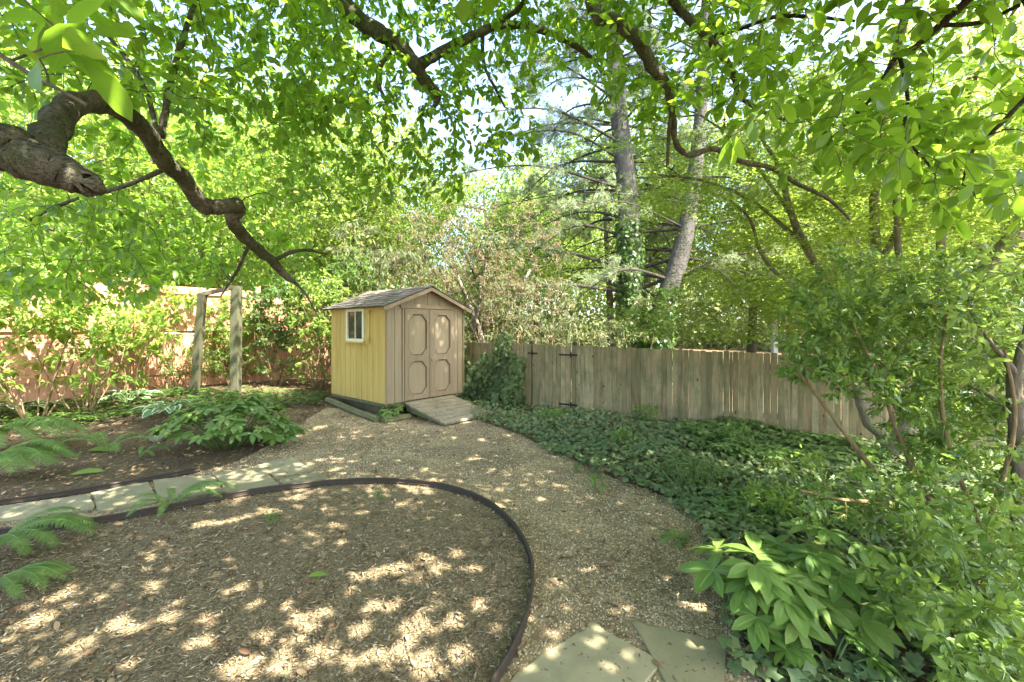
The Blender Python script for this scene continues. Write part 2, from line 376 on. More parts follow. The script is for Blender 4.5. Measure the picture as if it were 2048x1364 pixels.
def sheet(name, poly, mat, h, step=.25):
    poly = np.asarray([p[:2] for p in poly])
    x0, y0 = poly.min(0); x1, y1 = poly.max(0)
    gx, gy = np.meshgrid(np.arange(x0, x1, step), np.arange(y0, y1, step)); k = inside(poly, gx, gy)
    pts = [Vector(p) for p in poly] + [Vector((a, b)) for a, b in zip(gx[k], gy[k])]
    n = len(poly)
    v, e, f, *_ = delaunay_2d_cdt(pts, [(i, (i+1) % n) for i in range(n)], [list(range(n))], 1, 1e-4)
    v = np.array([tuple(a) for a in v]); z = gz(v[:, 0], v[:, 1]) + h
    m = MB(); m.add(np.column_stack([v, z]), [tuple(q) for q in f]); return struct(m.build(name, mat, None, True))
# edge of the oval bed (from the photograph's edging curve)
BED = np.array([G(px, py, .07)[:2] for px, py in [(-120,1072),(0,1058),(90,1048),(180,1037),(320,1013),(430,991),(540,973),(640,962),(720,957),(800,957),(880,966),(950,987),(1000,1017),(1040,1062),(1062,1112),(1064,1170),(1050,1232),(1022,1297),(980,1368)]])
bed_curve = spline(np.vstack([BED, [(-.28,1.35),(-.75,.85)]]), 6)
bed_poly = np.vstack([bed_curve, [(-1.6,.3),(-3,-.2),(-6,-.2),(-6,2.7)]])
sheet('mulch_bed', bed_poly, M['mulch'], .010)
right_edge = [(925,800),(960,840),(1040,870),(1110,905),(1200,945),(1320,992),(1395,1035),(1418,1085),(1440,1135),(1455,1200),(1490,1290),(1520,1380)]
RE = np.array([G(*p)[:2] for p in right_edge])
left_edge2 = [(-140,1026),(0,1003),(140,983),(250,965),(330,950),(400,936)]
LE = np.array([G(px, py, .05)[:2] for px, py in left_edge2])
path_poly = np.vstack([LE, [G(470,925)[:2]], [G(560,880)[:2]], [G(610,840)[:2]], [(-3.6,8.3)], [(-2.3,8.2)], [(-.9,9.2)], spline(RE, 4), [(1.2,.9),(.3,0),(-.6,-.2)], bed_curve[::-1][:-1]])
path_poly = path_poly + rng.normal(0, .012, path_poly.shape)
sheet('gravel_path', path_poly, M['gravel'], .004)

SL = [([(513,928),(586,914),(626,937),(551,953)], 'square grey-green flagstone at the far gravel end of the narrow path'),
      ([(555,957),(638,944),(652,956),(566,967)], 'small thin wedge flagstone pressed against the curved edging'),
      ([(431,946),(519,933),(560,967),(455,984)], 'flagstone second from the gravel end, next to the wedge'),
      ([(303,959),(424,950),(451,980),(322,1001)], 'flagstone under the arching fern fronds of the narrow path'),
      ([(183,984),(298,961),(318,1002),(198,1021)], 'long flagstone left of the fern crossing the edging'),
      ([(-40,1014),(178,988),(192,1015),(-40,1048)], 'leftmost flagstone running out of the left picture edge')]
def upn(n, s=.5): return A(0, 0, 1)+rng.normal(0, s, (n, 3))
# ------------------------------------------------------------------ loose material on the ground (stuff)
def scatter_in(poly, n, dens=None):
    poly = np.asarray(poly); lo = poly.min(0); hi = poly.max(0); out = []
    tot = 0
    while tot < n:
        q = lo + rng.random((n*3, 2))*(hi-lo); q = q[inside(poly, q[:, 0], q[:, 1])]
        q = q[q[:, 1] > 1.2]; q = q[np.abs(q[:, 0]) < q[:, 1]*1.25 + .2]
        if dens is not None: q = q[rng.random(len(q)) < dens(q[:, 0], q[:, 1])]
        out.append(q); tot += len(q)
    return np.concatenate(out)[:n]
ICO = None
def ico():
    t = (1+5**.5)/2; v = np.array([(-1,t,0),(1,t,0),(-1,-t,0),(1,-t,0),(0,-1,t),(0,1,t),(0,-1,-t),(0,1,-t),(t,0,-1),(t,0,1),(-t,0,-1),(-t,0,1)], float)/1.9
    f = [(0,11,5),(0,5,1),(0,1,7),(0,7,10),(0,10,11),(1,5,9),(5,11,4),(11,10,2),(10,7,6),(7,1,8),(3,9,4),(3,4,2),(3,2,6),(3,6,8),(3,8,9),(4,9,5),(2,4,11),(6,2,10),(8,6,7),(9,8,1)]
    return mk(v*np.array([1,.8,.55]), f)
T_PEB = ico()
near = lambda x, y: np.clip((3.0/np.maximum(y, 1))**2, .05, 1)
q = scatter_in(path_poly, 38000, near)
m = MB(); n = len(q); ang = rng.random(n)*6.28
m.leaves(T_PEB, np.column_stack([q, gz(q[:, 0], q[:, 1]) + .006]), np.column_stack([np.cos(ang), np.sin(ang), rng.normal(0,.25,n)]), A(0,0,1)+rng.normal(0,.25,(n,3)), rng.uniform(.003,.0065,n)*(1+.14*q[:,1]))
tag(m.build('gravel_stones', M['pebble'], None, True), 'loose tan pea gravel covering the winding path', 'gravel', kind='stuff')
T_CHIP = mk([(0,.08,0),(.5,.1,.05),(1,.06,0),(1,-.06,.01),(.5,-.1,.06),(0,-.08,0),(.5,0,-.05)], [(0,5,4,1),(1,4,3,2),(0,1,6),(1,2,6),(2,3,6),(3,4,6),(4,5,6),(5,0,6)])
q = scatter_in(bed_poly, 42000, near)
m = MB(); n = len(q); ang = rng.random(n)*6.28
m.leaves(T_CHIP, np.column_stack([q, gz(q[:, 0], q[:, 1]) + .014 + rng.random(n)*.008]), np.column_stack([np.cos(ang), np.sin(ang), rng.normal(0,.18,n)]), A(0,0,1)+rng.normal(0,.4,(n,3)), rng.gamma(2.5,.006,n)+.005, wid=rng.uniform(.4,1.5,n))
q = scatter_in(path_poly, 9000, lambda x, y: near(x, y)*np.clip(.15+.9*np.sin(x*2.3+y)*np.sin(y*1.9-x), 0.08, 1)); n = len(q); ang = rng.random(n)*6.28; m.leaves(T_CHIP, np.column_stack([q, gz(q[:, 0], q[:, 1]) + .012]), np.column_stack([np.cos(ang), np.sin(ang), rng.normal(0,.1,n)]), upn(n, .3), rng.gamma(2.5,.006,n)+.006)
tag(m.build('mulch_chips', M['chip']), 'brown shredded bark chips littering the oval bed', 'mulch', kind='stuff')
lb_poly = np.array([(-6,2.6),*[tuple(p) for p in LE],tuple(G(560,880)[:2]),(-3.6,8.2),(-2.2,10.5),(-9,10.5),(-12,6)])
q = np.vstack([scatter_in(lb_poly, 5000), scatter_in(path_poly, 900), scatter_in(bed_poly, 1300, near), scatter_in(np.array([(.2,8.6),(5,6),(6,3),(2,2),(1.4,4),(-.6,8)]), 2500)])
m = MB(); n = len(q); ang = rng.random(n)*6.28
m.leaves(T_ELL, np.column_stack([q, gz(q[:, 0], q[:, 1]) + .012 + rng.random(n)*.012]), np.column_stack([np.cos(ang), np.sin(ang), rng.normal(0,.2,n)]), A(0,0,1)+rng.normal(0,.45,(n,3)), rng.uniform(.02,.075,n))
for s_ in [x[0] for x in SL]+[[(1187,1242),(1326,1322),(1262,1400),(1000,1372),(1080,1310)],[(1268,1242),(1446,1283),(1450,1400),(1350,1400)]]:
    c = np.array([G(a, b, .03)[:2] for a, b in s_]); n = 18; q = scatter_in(c, n); h = .032 if s_[0][0] < 1000 else .022; ang = rng.random(n)*6.28
    m.leaves(T_CHIP, np.column_stack([q, np.full(n, float(gz(*c.mean(0)))+h)]), np.column_stack([np.cos(ang), np.sin(ang), np.full(n, .03)]), upn(n, .1), rng.gamma(2.5, .005, n)+.006, r=rng.random(n)*.7)
tag(m.build('leaf_litter', M['deadleaf']), 'dry brown leaf litter over the planting beds', 'leaf litter', kind='stuff')
m = MB()
for i in range(160):
    q = scatter_in(bed_poly if i % 4 else path_poly, 1, near)[0]; a = rng.random()*6.28; L = rng.uniform(.05,.22)
    p0 = A(q[0], q[1], gz(*q)+.02); d = A(math.cos(a), math.sin(a), 0)
    m.tube(spline([p0, p0+d*L*.5+A(*rng.normal(0,.012,2),.004), p0+d*L+A(*rng.normal(0,.015,2),0)], 3), rng.uniform(.001,.0028), 4)
tag(m.build('twigs', M['yellowstem']), 'thin dry twigs strewn over the mulch', 'twigs', kind='stuff')

# ------------------------------------------------------------------ flagstones
def slab(px, label, h=.03, group='flagstones of the narrow left path'):
    c = np.array([G(a, b, h)[:2] for a, b in px]); cen = c.mean(0)
    r = empty_loc = A(cen[0], cen[1], float(gz(*cen)))
    pts = []
    for i in range(len(c)):
        a, b = c[i], c[(i+1) % len(c)]
        for t in (.03,.2,.4,.6,.8,.97): pts.append(a+(b-a)*t+rng.normal(0,.008,2))
    pts = np.array(pts); n = len(pts); zt = gz(cen[0], cen[1])+h
    ins = cen+(pts-cen)*.985
    v = np.vstack([np.column_stack([pts, np.full(n, zt-.06)]), np.column_stack([pts, np.full(n, zt-.007)]), np.column_stack([ins, np.full(n, zt)])])-r
    f = []
    for k in (0, n):
        for i in range(n): f.append((k+i, k+(i+1) % n, k+n+(i+1) % n, k+n+i))
    f.append(tuple(range(2*n, 3*n)))
    m = MB(); m.add(v, f, rng.random()); o = m.build('flagstone', M['slab']); o.location = r
    if np.cross(*(c[1]-c[0], c[2]-c[1])) < 0: o.data.flip_normals()
    tag(o, label, 'flagstone', group); return o
for s_, l_ in SL: slab(s_, l_)
slab([(1187,1242),(1326,1322),(1262,1400),(1000,1372),(1080,1310)], 'large pointed flagstone in the gravel at the bottom of the path', .02, 'flagstones in the foreground gravel')
slab([(1268,1242),(1446,1283),(1450,1400),(1350,1400)], 'foreground flagstone beside the hellebore with a sunlit fleck', .02, 'flagstones in the foreground gravel')

# ------------------------------------------------------------------ edging strips
def edging(curve, label, h, stakes, mat, roll=.011):
    r = empty('garden_edging', (curve[0][0], curve[0][1], 0), label, 'edging')
    z = gz(curve[:, 0], curve[:, 1]); top = np.column_stack([curve, z+h]); bot = np.column_stack([curve, z-.04])
    t = np.gradient(curve, axis=0); t /= np.linalg.norm(t, axis=1)[:, None]; nrm = np.column_stack([-t[:, 1], t[:, 0], np.zeros(len(t))])*.003
    n = len(curve); v = np.vstack([bot-nrm, top-nrm, top+nrm, bot+nrm]); f = []
    for k in range(3):
        for i in range(n-1): f.append((k*n+i, k*n+i+1, (k+1)*n+i+1, (k+1)*n+i))
    m = MB(); m.add(v, f); m.build('strip', mat, r)
    m = MB(); m.tube(top+A(0,0,roll*.6), roll, 8); m.build('rolled_lip', mat, r, True)
    m = MB(); m.tube(np.column_stack([curve, z+h*.45])-nrm*2.5, .006, 6); m.build('bead', mat, r, True)
    for s_ in stakes:
        i = int(s_*(n-1)); p = top[i]-nrm[i]*5
        m = MB(); m.tube([p+A(0,0,-.10), p+A(0,0,-.022)], .008, 6); m.tube([p+A(0,0,-.03)-nrm[i]*3, p+A(0,0,-.03)+nrm[i]*2.2], [.014,.012], 8); m.build('stake', M['hasp'] if False else mat, r)
edging(bed_curve, 'dark brown plastic edging curving round the mulched oval bed', .06, [.27,.34,.43,.55,.63,.70,.77,.84,.9], M['edging'])
edging(spline(LE, 5), 'straight dark edging strip along the fern bed left of the flagstones', .055, [.5,.8], M['edging'])
edging(spline(RE[5:], 5)[:, :2]+A(.06,.0), 'black edging along the ivy bed at the right of the path', .05, [.3], M['blackplastic'])

# ------------------------------------------------------------------ shed
SN = A(-2.26, 7.6); SR = math.radians(49.5); SU = A(math.cos(SR), math.sin(SR)); SV = A(-math.sin(SR), math.cos(SR))
W, D = 1.88, 1.98; Z0, ZE, ZP = .27, 2.03, 2.40
def make_shed():
    r = empty('garden_shed', (SN[0], SN[1], float(gz(*SN))), 'small tan wooden shed, side tinted for yellow bounce light, with shingled gable roof beside the path', 'shed', None, SR)
    slope = (ZP-ZE)/(W/2)
    m = LMB(); n = 10; w = D/n                                      # side walls: vertical boards
    for x0, x1 in ((0, .02), (W-.02, W)):
        for i in range(n): m.box((x0, i*w+.006, Z0), (x1, (i+1)*w-.006, ZE))
        m.box((x0+(.014 if x0 == 0 else .001), .01, Z0+.002), (x1-(.001 if x0 == 0 else .014), D-.01, ZE-.002), r=.2)
    m.build('side_wall', M['bouncepaint'], r)
    m = LMB(); xs = [.03,.19,.345]; xr = [1.615,1.72,1.85]
    for y0, y1 in ((-.014, .006), (D-.006, D+.014)):
        for a, b in list(zip(xs, xs[1:]))+list(zip(xr, xr[1:])):
            m.box((a+.005, y0, Z0), (b-.005, y1, ZE))
    m.box((.02, .006, Z0), (W-.02, .014, ZE), r=.2)
    m.box((.03, D-.012, Z0+.01), (W-.03, D+.004, ZE), r=.2)
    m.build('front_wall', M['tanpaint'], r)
    for y in (-.012, D-.008):                                       # gable triangles
        m = LMB(); k = 6
        for i in range(k):
            a = .02+(W-.04)*i/k+.003; b = .02+(W-.04)*(i+1)/k-.003
            za = ZE+slope*min(a, W-a); zb = ZE+slope*min(b, W-b)
            m.add([(a,y,ZE+.003),(b,y,ZE+.003),(b,y+.02,ZE+.003),(a,y+.02,ZE+.003),(a,y,za-.01),(b,y,zb-.01),(b,y+.02,zb-.01),(a,y+.02,za-.01)],
                  [(0,3,2,1),(4,5,6,7),(0,1,5,4),(1,2,6,5),(2,3,7,6),(3,0,4,7)], rng.random())
        m.build('gable', M['trimpaint'], r)
    m = LMB()                                                       # corner boards, header, jambs
    for x in (-.012, W-.018): m.box((x, -.03, Z0-.01), (x+.03, -.016, ZE-.02))
    m.box((.345, -.034, Z0), (.383, -.010, ZE-.03)); m.box((1.577, -.034, Z0), (1.615, -.010, ZE-.03))
    m.box((.30, -.045, ZE-.028), (1.66, -.012, ZE+.022)); m.box((-.02, -.026, ZE+.024), (W+.02, -.0125, ZE+.05))
    m.build('trim', M['trimpaint'], r)
    m = LMB(); m.box((-.030, .0, ZE-.075), (-.002, D, ZE-.005)); m.box((W+.002, 0, ZE-.075), (W+.03, D, ZE-.005)); m.build('fascia', M['bouncepaint'], r)
    # doors
    for hx0, hx1, side in ((.386, .978, 0), (.984, 1.575, 1)):
        dr = LMB(); y0 = -.022; z0 = Z0+.012; z1 = ZE-.04
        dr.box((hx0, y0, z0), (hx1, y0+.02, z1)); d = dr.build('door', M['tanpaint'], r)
        p = LMB(); st = .085; yf = y0-.026; yb = y0-.001
        p.box((hx0+.003, yf, z0), (hx0+st, yb, z1)); p.box((hx1-st, yf, z0), (hx1-.003, yb, z1))
        xm0, xm1 = hx0+st+.001, hx1-st-.001; zs = [z0, z0+.09, z0+.72, z0+.83, z1-.10, z1]
        for a, b in ((0,1),(2,3),(4,5)): p.box((xm0, yf, zs[a]), (xm1, yb, zs[b]))
        c = .11
        for za, zb in ((zs[1], zs[2]), (zs[3], zs[4])):             # clipped corners make octagon panels
            for xx, sx in ((xm0, 1), (xm1, -1)):
                for zz, sz in ((za, 1), (zb, -1)):
                    tri = [(xx,zz+sz*.001),(xx+sx*c,zz+sz*.001),(xx,zz+sz*c*1.15)]
                    v = [(a, yf+.001, b) for a, b in tri]+[(a, yb, b) for a, b in tri]
                    p.add(v, [(0,1,2),(5,4,3),(0,3,4,1),(1,4,5,2),(2,5,3,0)] if sx*sz > 0 else [(2,1,0),(3,4,5),(1,4,3,0),(2,5,4,1),(0,3,5,2)], .5)
        fr = p.build('door_frame', M['trimpaint'], d)
        for za, zb in ((zs[1], zs[2]), (zs[3], zs[4])):             # raised panel beading
            b_ = LMB(); x0, x1 = xm0+.012, xm1-.012; a0, a1 = za+.012, zb-.012; k = .11
            oc = [(x0,a0+k),(x0+k*.9,a0),(x1-k*.9,a0),(x1,a0+k),(x1,a1-k),(x1-k*.9,a1),(x0+k*.9,a1),(x0,a1-k)]
            for i in range(8):
                u, w_ = oc[i], oc[(i+1) % 8]; b_.tube([(u[0], yb-.004, u[1]), (w_[0], yb-.004, w_[1])], .010, 5)
            b_.build('panel_moulding', M['moulding'], d)
    m = LMB(); m.box((.955, -.064, 1.04), (1.02, -.041, 1.075)); m.tube([(.99,-.066,1.035),(.99,-.065,1.0),(1.005,-.065,.985),(1.01,-.06,1.01)], .006, 6); m.box((.978, -.064, .97), (1.012, -.046, 1.0)); m.build('hasp', M['hasp'], r)
    m = LMB(); m.box((.95, -.056, Z0+.02), (.978, -.0485, ZE-.06)); m.build('astragal', M['trimpaint'], r)
    # window on the side wall
    y0, y1, z0, z1 = .65, 1.30, 1.37, 2.0
    w = LMB(); fw = .055
    w.box((-.045, y0, z0), (-.001, y0+fw, z1)); w.box((-.045, y1-fw, z0), (-.001, y1, z1)); w.box((-.043, y0+fw, z0), (-.001, y1-fw, z0+fw)); w.box((-.043, y0+fw, z1-fw), (-.001, y1-fw, z1))
    wo = w.build('window', M['cream'], r)
    g = LMB(); g.box((-.018, y0+fw, z0+fw), (-.002, y1-fw, z1-fw)); g.build('pane', M['glass'], wo)
    g = LMB(); yc = (y0+y1)/2; g.box((-.032, yc-.012, z0+fw), (-.019, yc+.012, z1-fw)); g.build('mullion', M['cream'], wo)
    g = LMB(); g.box((-.06, y0-.03, z0-.03), (-.001, y1+.03, z0-.003)); g.build('sill', M['bouncepaint'], wo)
    for a, b in ((.49, .635), (1.315, 1.43)):
        s_ = LMB()
        for i in range(2): s_.box((-.022, a+i*(b-a)/2+.003, z0-.03), (-.001, a+(i+1)*(b-a)/2-.003, z1+.0))
        for zz in (z0+.02, z1-.10): s_.box((-.04, a-.012, zz), (-.0225, b+.012, zz+.07))
        s_.build('shutter', M['bouncepaint'], r)
    # roof
    ov, oe = .15, .11; L = D+ov+.12; rl = math.hypot(W/2+oe, (W/2+oe)*slope); rows = 8
    rf = LMB()
    for sgn in (0, 1):
        def pt(u, y, up):                                           # u along slope from eave to ridge
            x = -oe+(W/2+oe)*u; z = ZE+slope*x+.012; nx, nz = -slope/math.hypot(1,slope), 1/math.hypot(1,slope)
            x += nx*up; z += nz*up
            return (x if not sgn else W-x, y, z)
        def slabq(u0, u1, ya, yb, b0, t0, b1, t1, rr):
            v = [pt(u0,ya,b0),pt(u0,yb,b0),pt(u1,yb,b1),pt(u1,ya,b1),pt(u0,ya,t0),pt(u0,yb,t0),pt(u1,yb,t1),pt(u1,ya,t1)]
            f = [(0,3,2,1),(4,5,6,7),(0,1,5,4),(1,2,6,5),(2,3,7,6),(3,0,4,7)]
            if not sgn: f = [q_[::-1] for q_ in f]
            rf.add(v, f, rr)
        slabq(0, 1, -ov+.02, -ov+.02+L-.04, 0, .018, 0, .018, .1)
        for k in range(rows):
            u0 = k/rows-.012; u1 = min((k+1.25)/rows, 1.0); y = -ov
            while y < L-ov-.01:
                wv = rng.uniform(.11,.2); yb = min(y+wv, L-ov); hh = rng.uniform(.0,.006)
                slabq(u0-rng.uniform(0,.018), u1, y+.002, yb-.002, .0195, .034+hh, .0195+.001, .024, rng.random()); y = yb
    y = -ov-.002
    while y < L-ov:
        for sx in (0, 1):
            xa = W/2+(-.10 if not sx else .10); z_a = ZE+slope*(W/2-.10)+.047; z_b = ZP+.052
            v = [(xa,y,z_a),(W/2,y,z_b),(W/2,y+.19,z_b+.004),(xa,y+.19,z_a+.004)]
            v2 = [(a,b,c-.008) for a, b, c in v]; rf.add(v+v2, [(0,1,2,3),(7,6,5,4),(0,4,5,1),(2,6,7,3),(3,7,4,0)], rng.random())
        y += .185
    ro = rf.build('roof', M['shingle'], r)
    m = LMB()
    for sx in (0, 1):                                               # barge boards
        a = A(-oe, -ov+.012, ZE-slope*oe-.02); b = A(W/2, -ov+.012, ZP-.02)
        if sx: a[0] = W-a[0]; a[1] += .001; b[1] += .001
        m.bar(a, b, .02, .065, (0,0,1))
    m.build('barge_board', M['trimpaint'], ro)
    m = LMB()
    for x in (.18, W/2-.05, W-.28): m.box((x, .02, .0), (x+.1, D-.02, Z0-.06))
    m.box((.01, .01, Z0-.06), (W-.01, D-.01, Z0-.002)); m.build('floor_skid', M['timber'], r)
make_shed()
def sh(x, y, z=0): p = SN+SU*x+SV*y; return A(p[0], p[1], z+float(gz(*SN)))
def make_ramp():
    c = sh(.95, -.05); r = empty('shed_ramp', (c[0], c[1], c[2]), 'bleached wooden plank ramp leading up to the shed doors', 'ramp', None, SR)
    L = 1.16; zt, zb = Z0-.012, .035; x0, x1 = -.585, .585
    for i in range(7):
        a = i*L/7; b = (i+1)*L/7-.016; f = lambda s_: zt+(zb-zt)*s_/L
        m = LMB(); e0, e1 = rng.uniform(-.012,.012,2)
        v = [(x0+e0,-a,f(a)-.028),(x1+e1,-a,f(a)-.028),(x1+e1,-b,f(b)-.028),(x0+e0,-b,f(b)-.028),(x0+e0,-a,f(a)),(x1+e1,-a,f(a)),(x1+e1,-b,f(b)),(x0+e0,-b,f(b))]
        m.add(v, [(0,1,2,3),(7,6,5,4),(4,5,1,0),(5,6,2,1),(6,7,3,2),(7,4,0,3)], rng.random()); m.build('plank', M['ramp'], r)
    for x in (x0+.03, 0, x1-.06):
        m = LMB(); m.add([(x,-.02,zt-.15),(x+.04,-.02,zt-.15),(x+.04,-L+.03,-.02),(x,-L+.03,-.02),(x,-.02,zt-.035),(x+.04,-.02,zt-.035),(x+.04,-L+.03,zb-.03),(x,-L+.03,zb-.03)],
             [(0,1,2,3),(7,6,5,4),(4,5,1,0),(5,6,2,1),(6,7,3,2),(7,4,0,3)]); m.build('stringer', M['timber'], r)
make_ramp()
def timber(a, b, label, w=.12, h=.11):
    c = (a+b)/2; r = A(c[0], c[1], float(gz(*c[:2]))); m = MB(); a3 = A(a[0],a[1],float(gz(*a[:2]))+h/2-.02)-r; b3 = A(b[0],b[1],float(gz(*b[:2]))+h/2-.02)-r
    m.tube(np.linspace(a3, b3, 8)+rng.normal(0,.003,(8,3)), h*.62, 8); o = m.build('landscape_timber', M['timber']); o.location = r
    tag(o, label, 'timber')
timber(sh(-.22,-.12)[:2], sh(-.12,1.9)[:2], 'mossy landscape timber lying along the yellow side of the shed')
timber(sh(-.2,-.24)[:2], sh(.33,-.26)[:2], 'short landscape timber end in front of the shed corner')
def bin_():
    c = sh(W+.28, .75); r = empty('bin', c, 'black rounded plastic bin half hidden behind the right of the shed', 'bin')
    m = MB(); zz = np.linspace(.02, .8, 8); m.tube(np.column_stack([np.full(8,c[0]),np.full(8,c[1]),c[2]+zz]), .2+.05*zz/.8, 20); m.build('body', M['blackplastic'], r, False)
    m = MB(); m.tube([c+A(0,0,.8), c+A(0,0,.84), c+A(0,0,.9), c+A(0,0,.92)], [.27,.27,.2,.05], 20); m.build('lid', M['blackplastic'], r)
bin_()

# ------------------------------------------------------------------ picket fence with gate
FA = A(.165, 8.8); FB = A(5.04, 6.0); FD = (FB-FA)/np.linalg.norm(FB-FA); FN = A(FD[1], -FD[0])       # FN points to the camera side
if FN @ (-FA) < 0: FN = -FN
def ftop(t): return 1.32-.015*t
def fence_pt(t, off=0.): p = FA+FD*t+FN*off; return p
def boards(m, t0, t1, pitch=.088):
    t = t0
    while t < t1-.02:
        w = min(pitch*rng.uniform(.93,1.05), t1-t); g = rng.choice([.002,.004,.007,.012], p=[.62,.25,.10,.03])
        a = fence_pt(t); b = fence_pt(t+w-g); zt = ftop(t)+rng.normal(0,.008); lean = rng.normal(0,.003)
        z0 = float(gz(*a))+.02; th = FN*.018; c = .012; o = FN*rng.normal(0,.002)
        prof = [(a,z0),(b,z0),(b+FD*lean,zt-c),(b-FD*c+FD*lean,zt),(a+FD*c+FD*lean,zt),(a+FD*lean,zt-c)]
        v = [(*(p+o),z) for p, z in prof]+[(*(p+o+th),z) for p, z in prof]
        m.add(v, [(0,1,2,3,4,5),(11,10,9,8,7,6)]+[(i,6+i,6+(i+1) % 6,(i+1) % 6) for i in range(6)], rng.random()); t += w
def post(root, t, top, cap=True):
    p = fence_pt(t, -.055); m = MB(); z0 = float(gz(*p)); ax = A(*FD, 0)
    Mx = (np.stack([A(*FD,0), A(*FN,0), A(0,0,1)], 1), A(p[0], p[1], z0))
    m.box((-.045,-.045,-.1), (.045,.045,top-z0), Mx); o = m.build('post', M['post'], root)
    if cap:
        m = MB(); zt = top-z0
        m.box((-.06,-.06,zt+.001), (.06,.06,zt+.022), Mx)
        v = np.array([(-.05,-.05,zt+.022),(.05,-.05,zt+.022),(.05,.05,zt+.022),(-.05,.05,zt+.022),(0,0,zt+.06)]) @ Mx[0].T+Mx[1]
        m.add(v, [(0,1,4),(1,2,4),(2,3,4),(3,0,4)]); m.build('post_cap', M['post'], o)
def make_fence():
    r = empty('picket_fence', (*fence_pt(3), float(gz(*fence_pt(3)))), 'weathered grey-brown picket fence behind the ivy bed', 'fence')
    spans = [(-.35,.27),(1.145,3.9),(3.9,6.6),(6.6,9.4)]
    for a, b in spans:
        m = MB(); boards(m, a, b-.004); m.build('boards', M['fence'], r)
        for z in (.28, 1.05):
            m = MB(); pa = fence_pt(a, -.02); pb = fence_pt(b, -.02); m.bar((*pa, z), (*pb, z-.015*(b-a)), .036, .085); m.build('rail', M['rail'], r)
    for t in (.25, 1.2, 1.95, 4.72, 6.9, 9.3): post(r, t, ftop(t)+.065)
    # return run to the left behind the ivy
    m = MB(); c0 = fence_pt(-.36); d = A(-1.5, 1.0); d /= np.linalg.norm(d); k = 0.0; nn = A(-d[1], d[0]); nn = nn if nn @ (-c0) > 0 else -nn
    while k < 2.2:
        a = c0+d*k; b = c0+d*(k+.085); v = [(*a,.02),(*b,.02),(*b,1.32),(*a,1.32)]; v += [(x+nn[0]*.018, y+nn[1]*.018, z) for x, y, z in v]
        m.add(v, [(0,1,2,3),(7,6,5,4),(0,4,5,1),(1,5,6,2),(2,6,7,3),(3,7,4,0)], rng.random()); k += .089
    m.build('boards', M['fence'], r)
    g = empty('garden_gate', (*fence_pt(.7), float(gz(*fence_pt(.7)))), 'board gate in the picket fence with black strap hinges and latch', 'gate')
    m = MB(); boards(m, .30, 1.135); m.build('boards', M['fence'], g)
    for z in (.3, 1.05):
        m = MB(); m.bar((*fence_pt(.31,-.02), z), (*fence_pt(1.12,-.02), z), .034, .085); m.build('rail', M['rail'], g)
    for z in (1.12, .16):
        m = MB(); a = fence_pt(.88, .024); b = fence_pt(1.13, .024); m.bar((*a,z), (*b,z), .008, .032, (0,0,1)); m.bar((*fence_pt(1.13,.024),z-.05), (*fence_pt(1.13,.024),z+.05), .03, .012, (*FN,0)); c = fence_pt(1.145,.024); e = fence_pt(1.26,.024)
        m.bar((*c,z), (*e,z), .008, .04); m.build('hinge', M['black'], g)
    m = MB(); m.bar((*fence_pt(.2,.026),1.13), (*fence_pt(.42,.026),1.13), .012, .028); m.bar((*fence_pt(.30,.034),1.09), (*fence_pt(.30,.034),1.17), .02, .02, (*FN,0)); m.build('latch', M['black'], g)
make_fence()

# ------------------------------------------------------------------ red board fence on the left
RP = [A(-10.6, 5.4), A(-9.2, 7.0), A(-7.75, 8.8), A(-6.3, 10.6), A(-4.2, 11.6), A(-2.0, 12.5)]
def red_fence():
    r = empty('board_fence', (*RP[2], float(gz(*RP[2]))), 'tall reddish stained board fence in dappled sun at the left', 'fence')
    tops = [2.75, 2.75, 2.55, 2.4, 2.4]
    for i in range(5):
        a, b = RP[i], RP[i+1]; d = b-a; L = np.linalg.norm(d); d /= L; nn = A(d[1], -d[0]); nn = nn if nn @ (-a) > 0 else -nn
        m = MB(); k = .05; zt = tops[i]
        while k < L-.06:
            w = min(.145, L-.05-k); p = a+d*k; q = a+d*(k+w-.005); z0 = float(gz(*p))+.03
            v = [(*p,z0),(*q,z0),(*q,zt),(*p,zt)]; v += [(x+nn[0]*.02, y+nn[1]*.02, z) for x, y, z in v]
            m.add(v, [(0,1,2,3),(7,6,5,4),(0,4,5,1),(1,5,6,2),(2,6,7,3),(3,7,4,0)], rng.random()); k += w
        m.build('boards', M['redfence'], r)
        for z in (.7, 1.62, zt-.12):
            m = MB(); m.bar((*(a+d*.07+nn*.042), z), (*(b-d*.07+nn*.042), z), .042, .09); m.build('rail', M['redfence'], r)
        m = MB(); Mx = (np.stack([A(*d,0), A(*nn,0), A(0,0,1)], 1), A(*(a+nn*.05), float(gz(*a)))); m.box((-.05,-.05,-.1), (.05,.05,zt+.05), Mx); m.build('post', M['redfence'], r)
red_fence()

# ------------------------------------------------------------------ wooden frame, rope, stones
def frame():
    d1, d2 = 9.0, 9.3; b1 = G(471, 792); b2 = G(388, 790)
    r = empty('garden_arch', (b1+b2)/2, 'mossy two-post wooden arch frame leaning among the shrubs', 'frame')
    t1 = P(473, 572, b1[1]); t2 = P(405, 588, b2[1]-.15)
    m = MB(); m.bar(b1-A(0,0,.1), t1, .15, .15, (0,1,0)); m.build('post', M['post'], r)
    m = MB(); m.bar(b2-A(0,0,.1), t2, .12, .12, (0,1,0)); m.build('post', M['post'], r)
    m = MB(); m.bar(t2+A(-.1,0,-.03), t1+A(-.08,0,-.03), .09, .07); m.build('beam', M['rail'], r)
frame()
m = MB()
pr = [P(-200,652,8.3), P(100,656,8.6), P(280,665,8.9), P(396,668,9.0)]
m.tube(spline(pr, 6), .012, 6); tag(m.build('rope', M['rope']), 'white rope strung from the wooden frame across the red fence', 'rope')
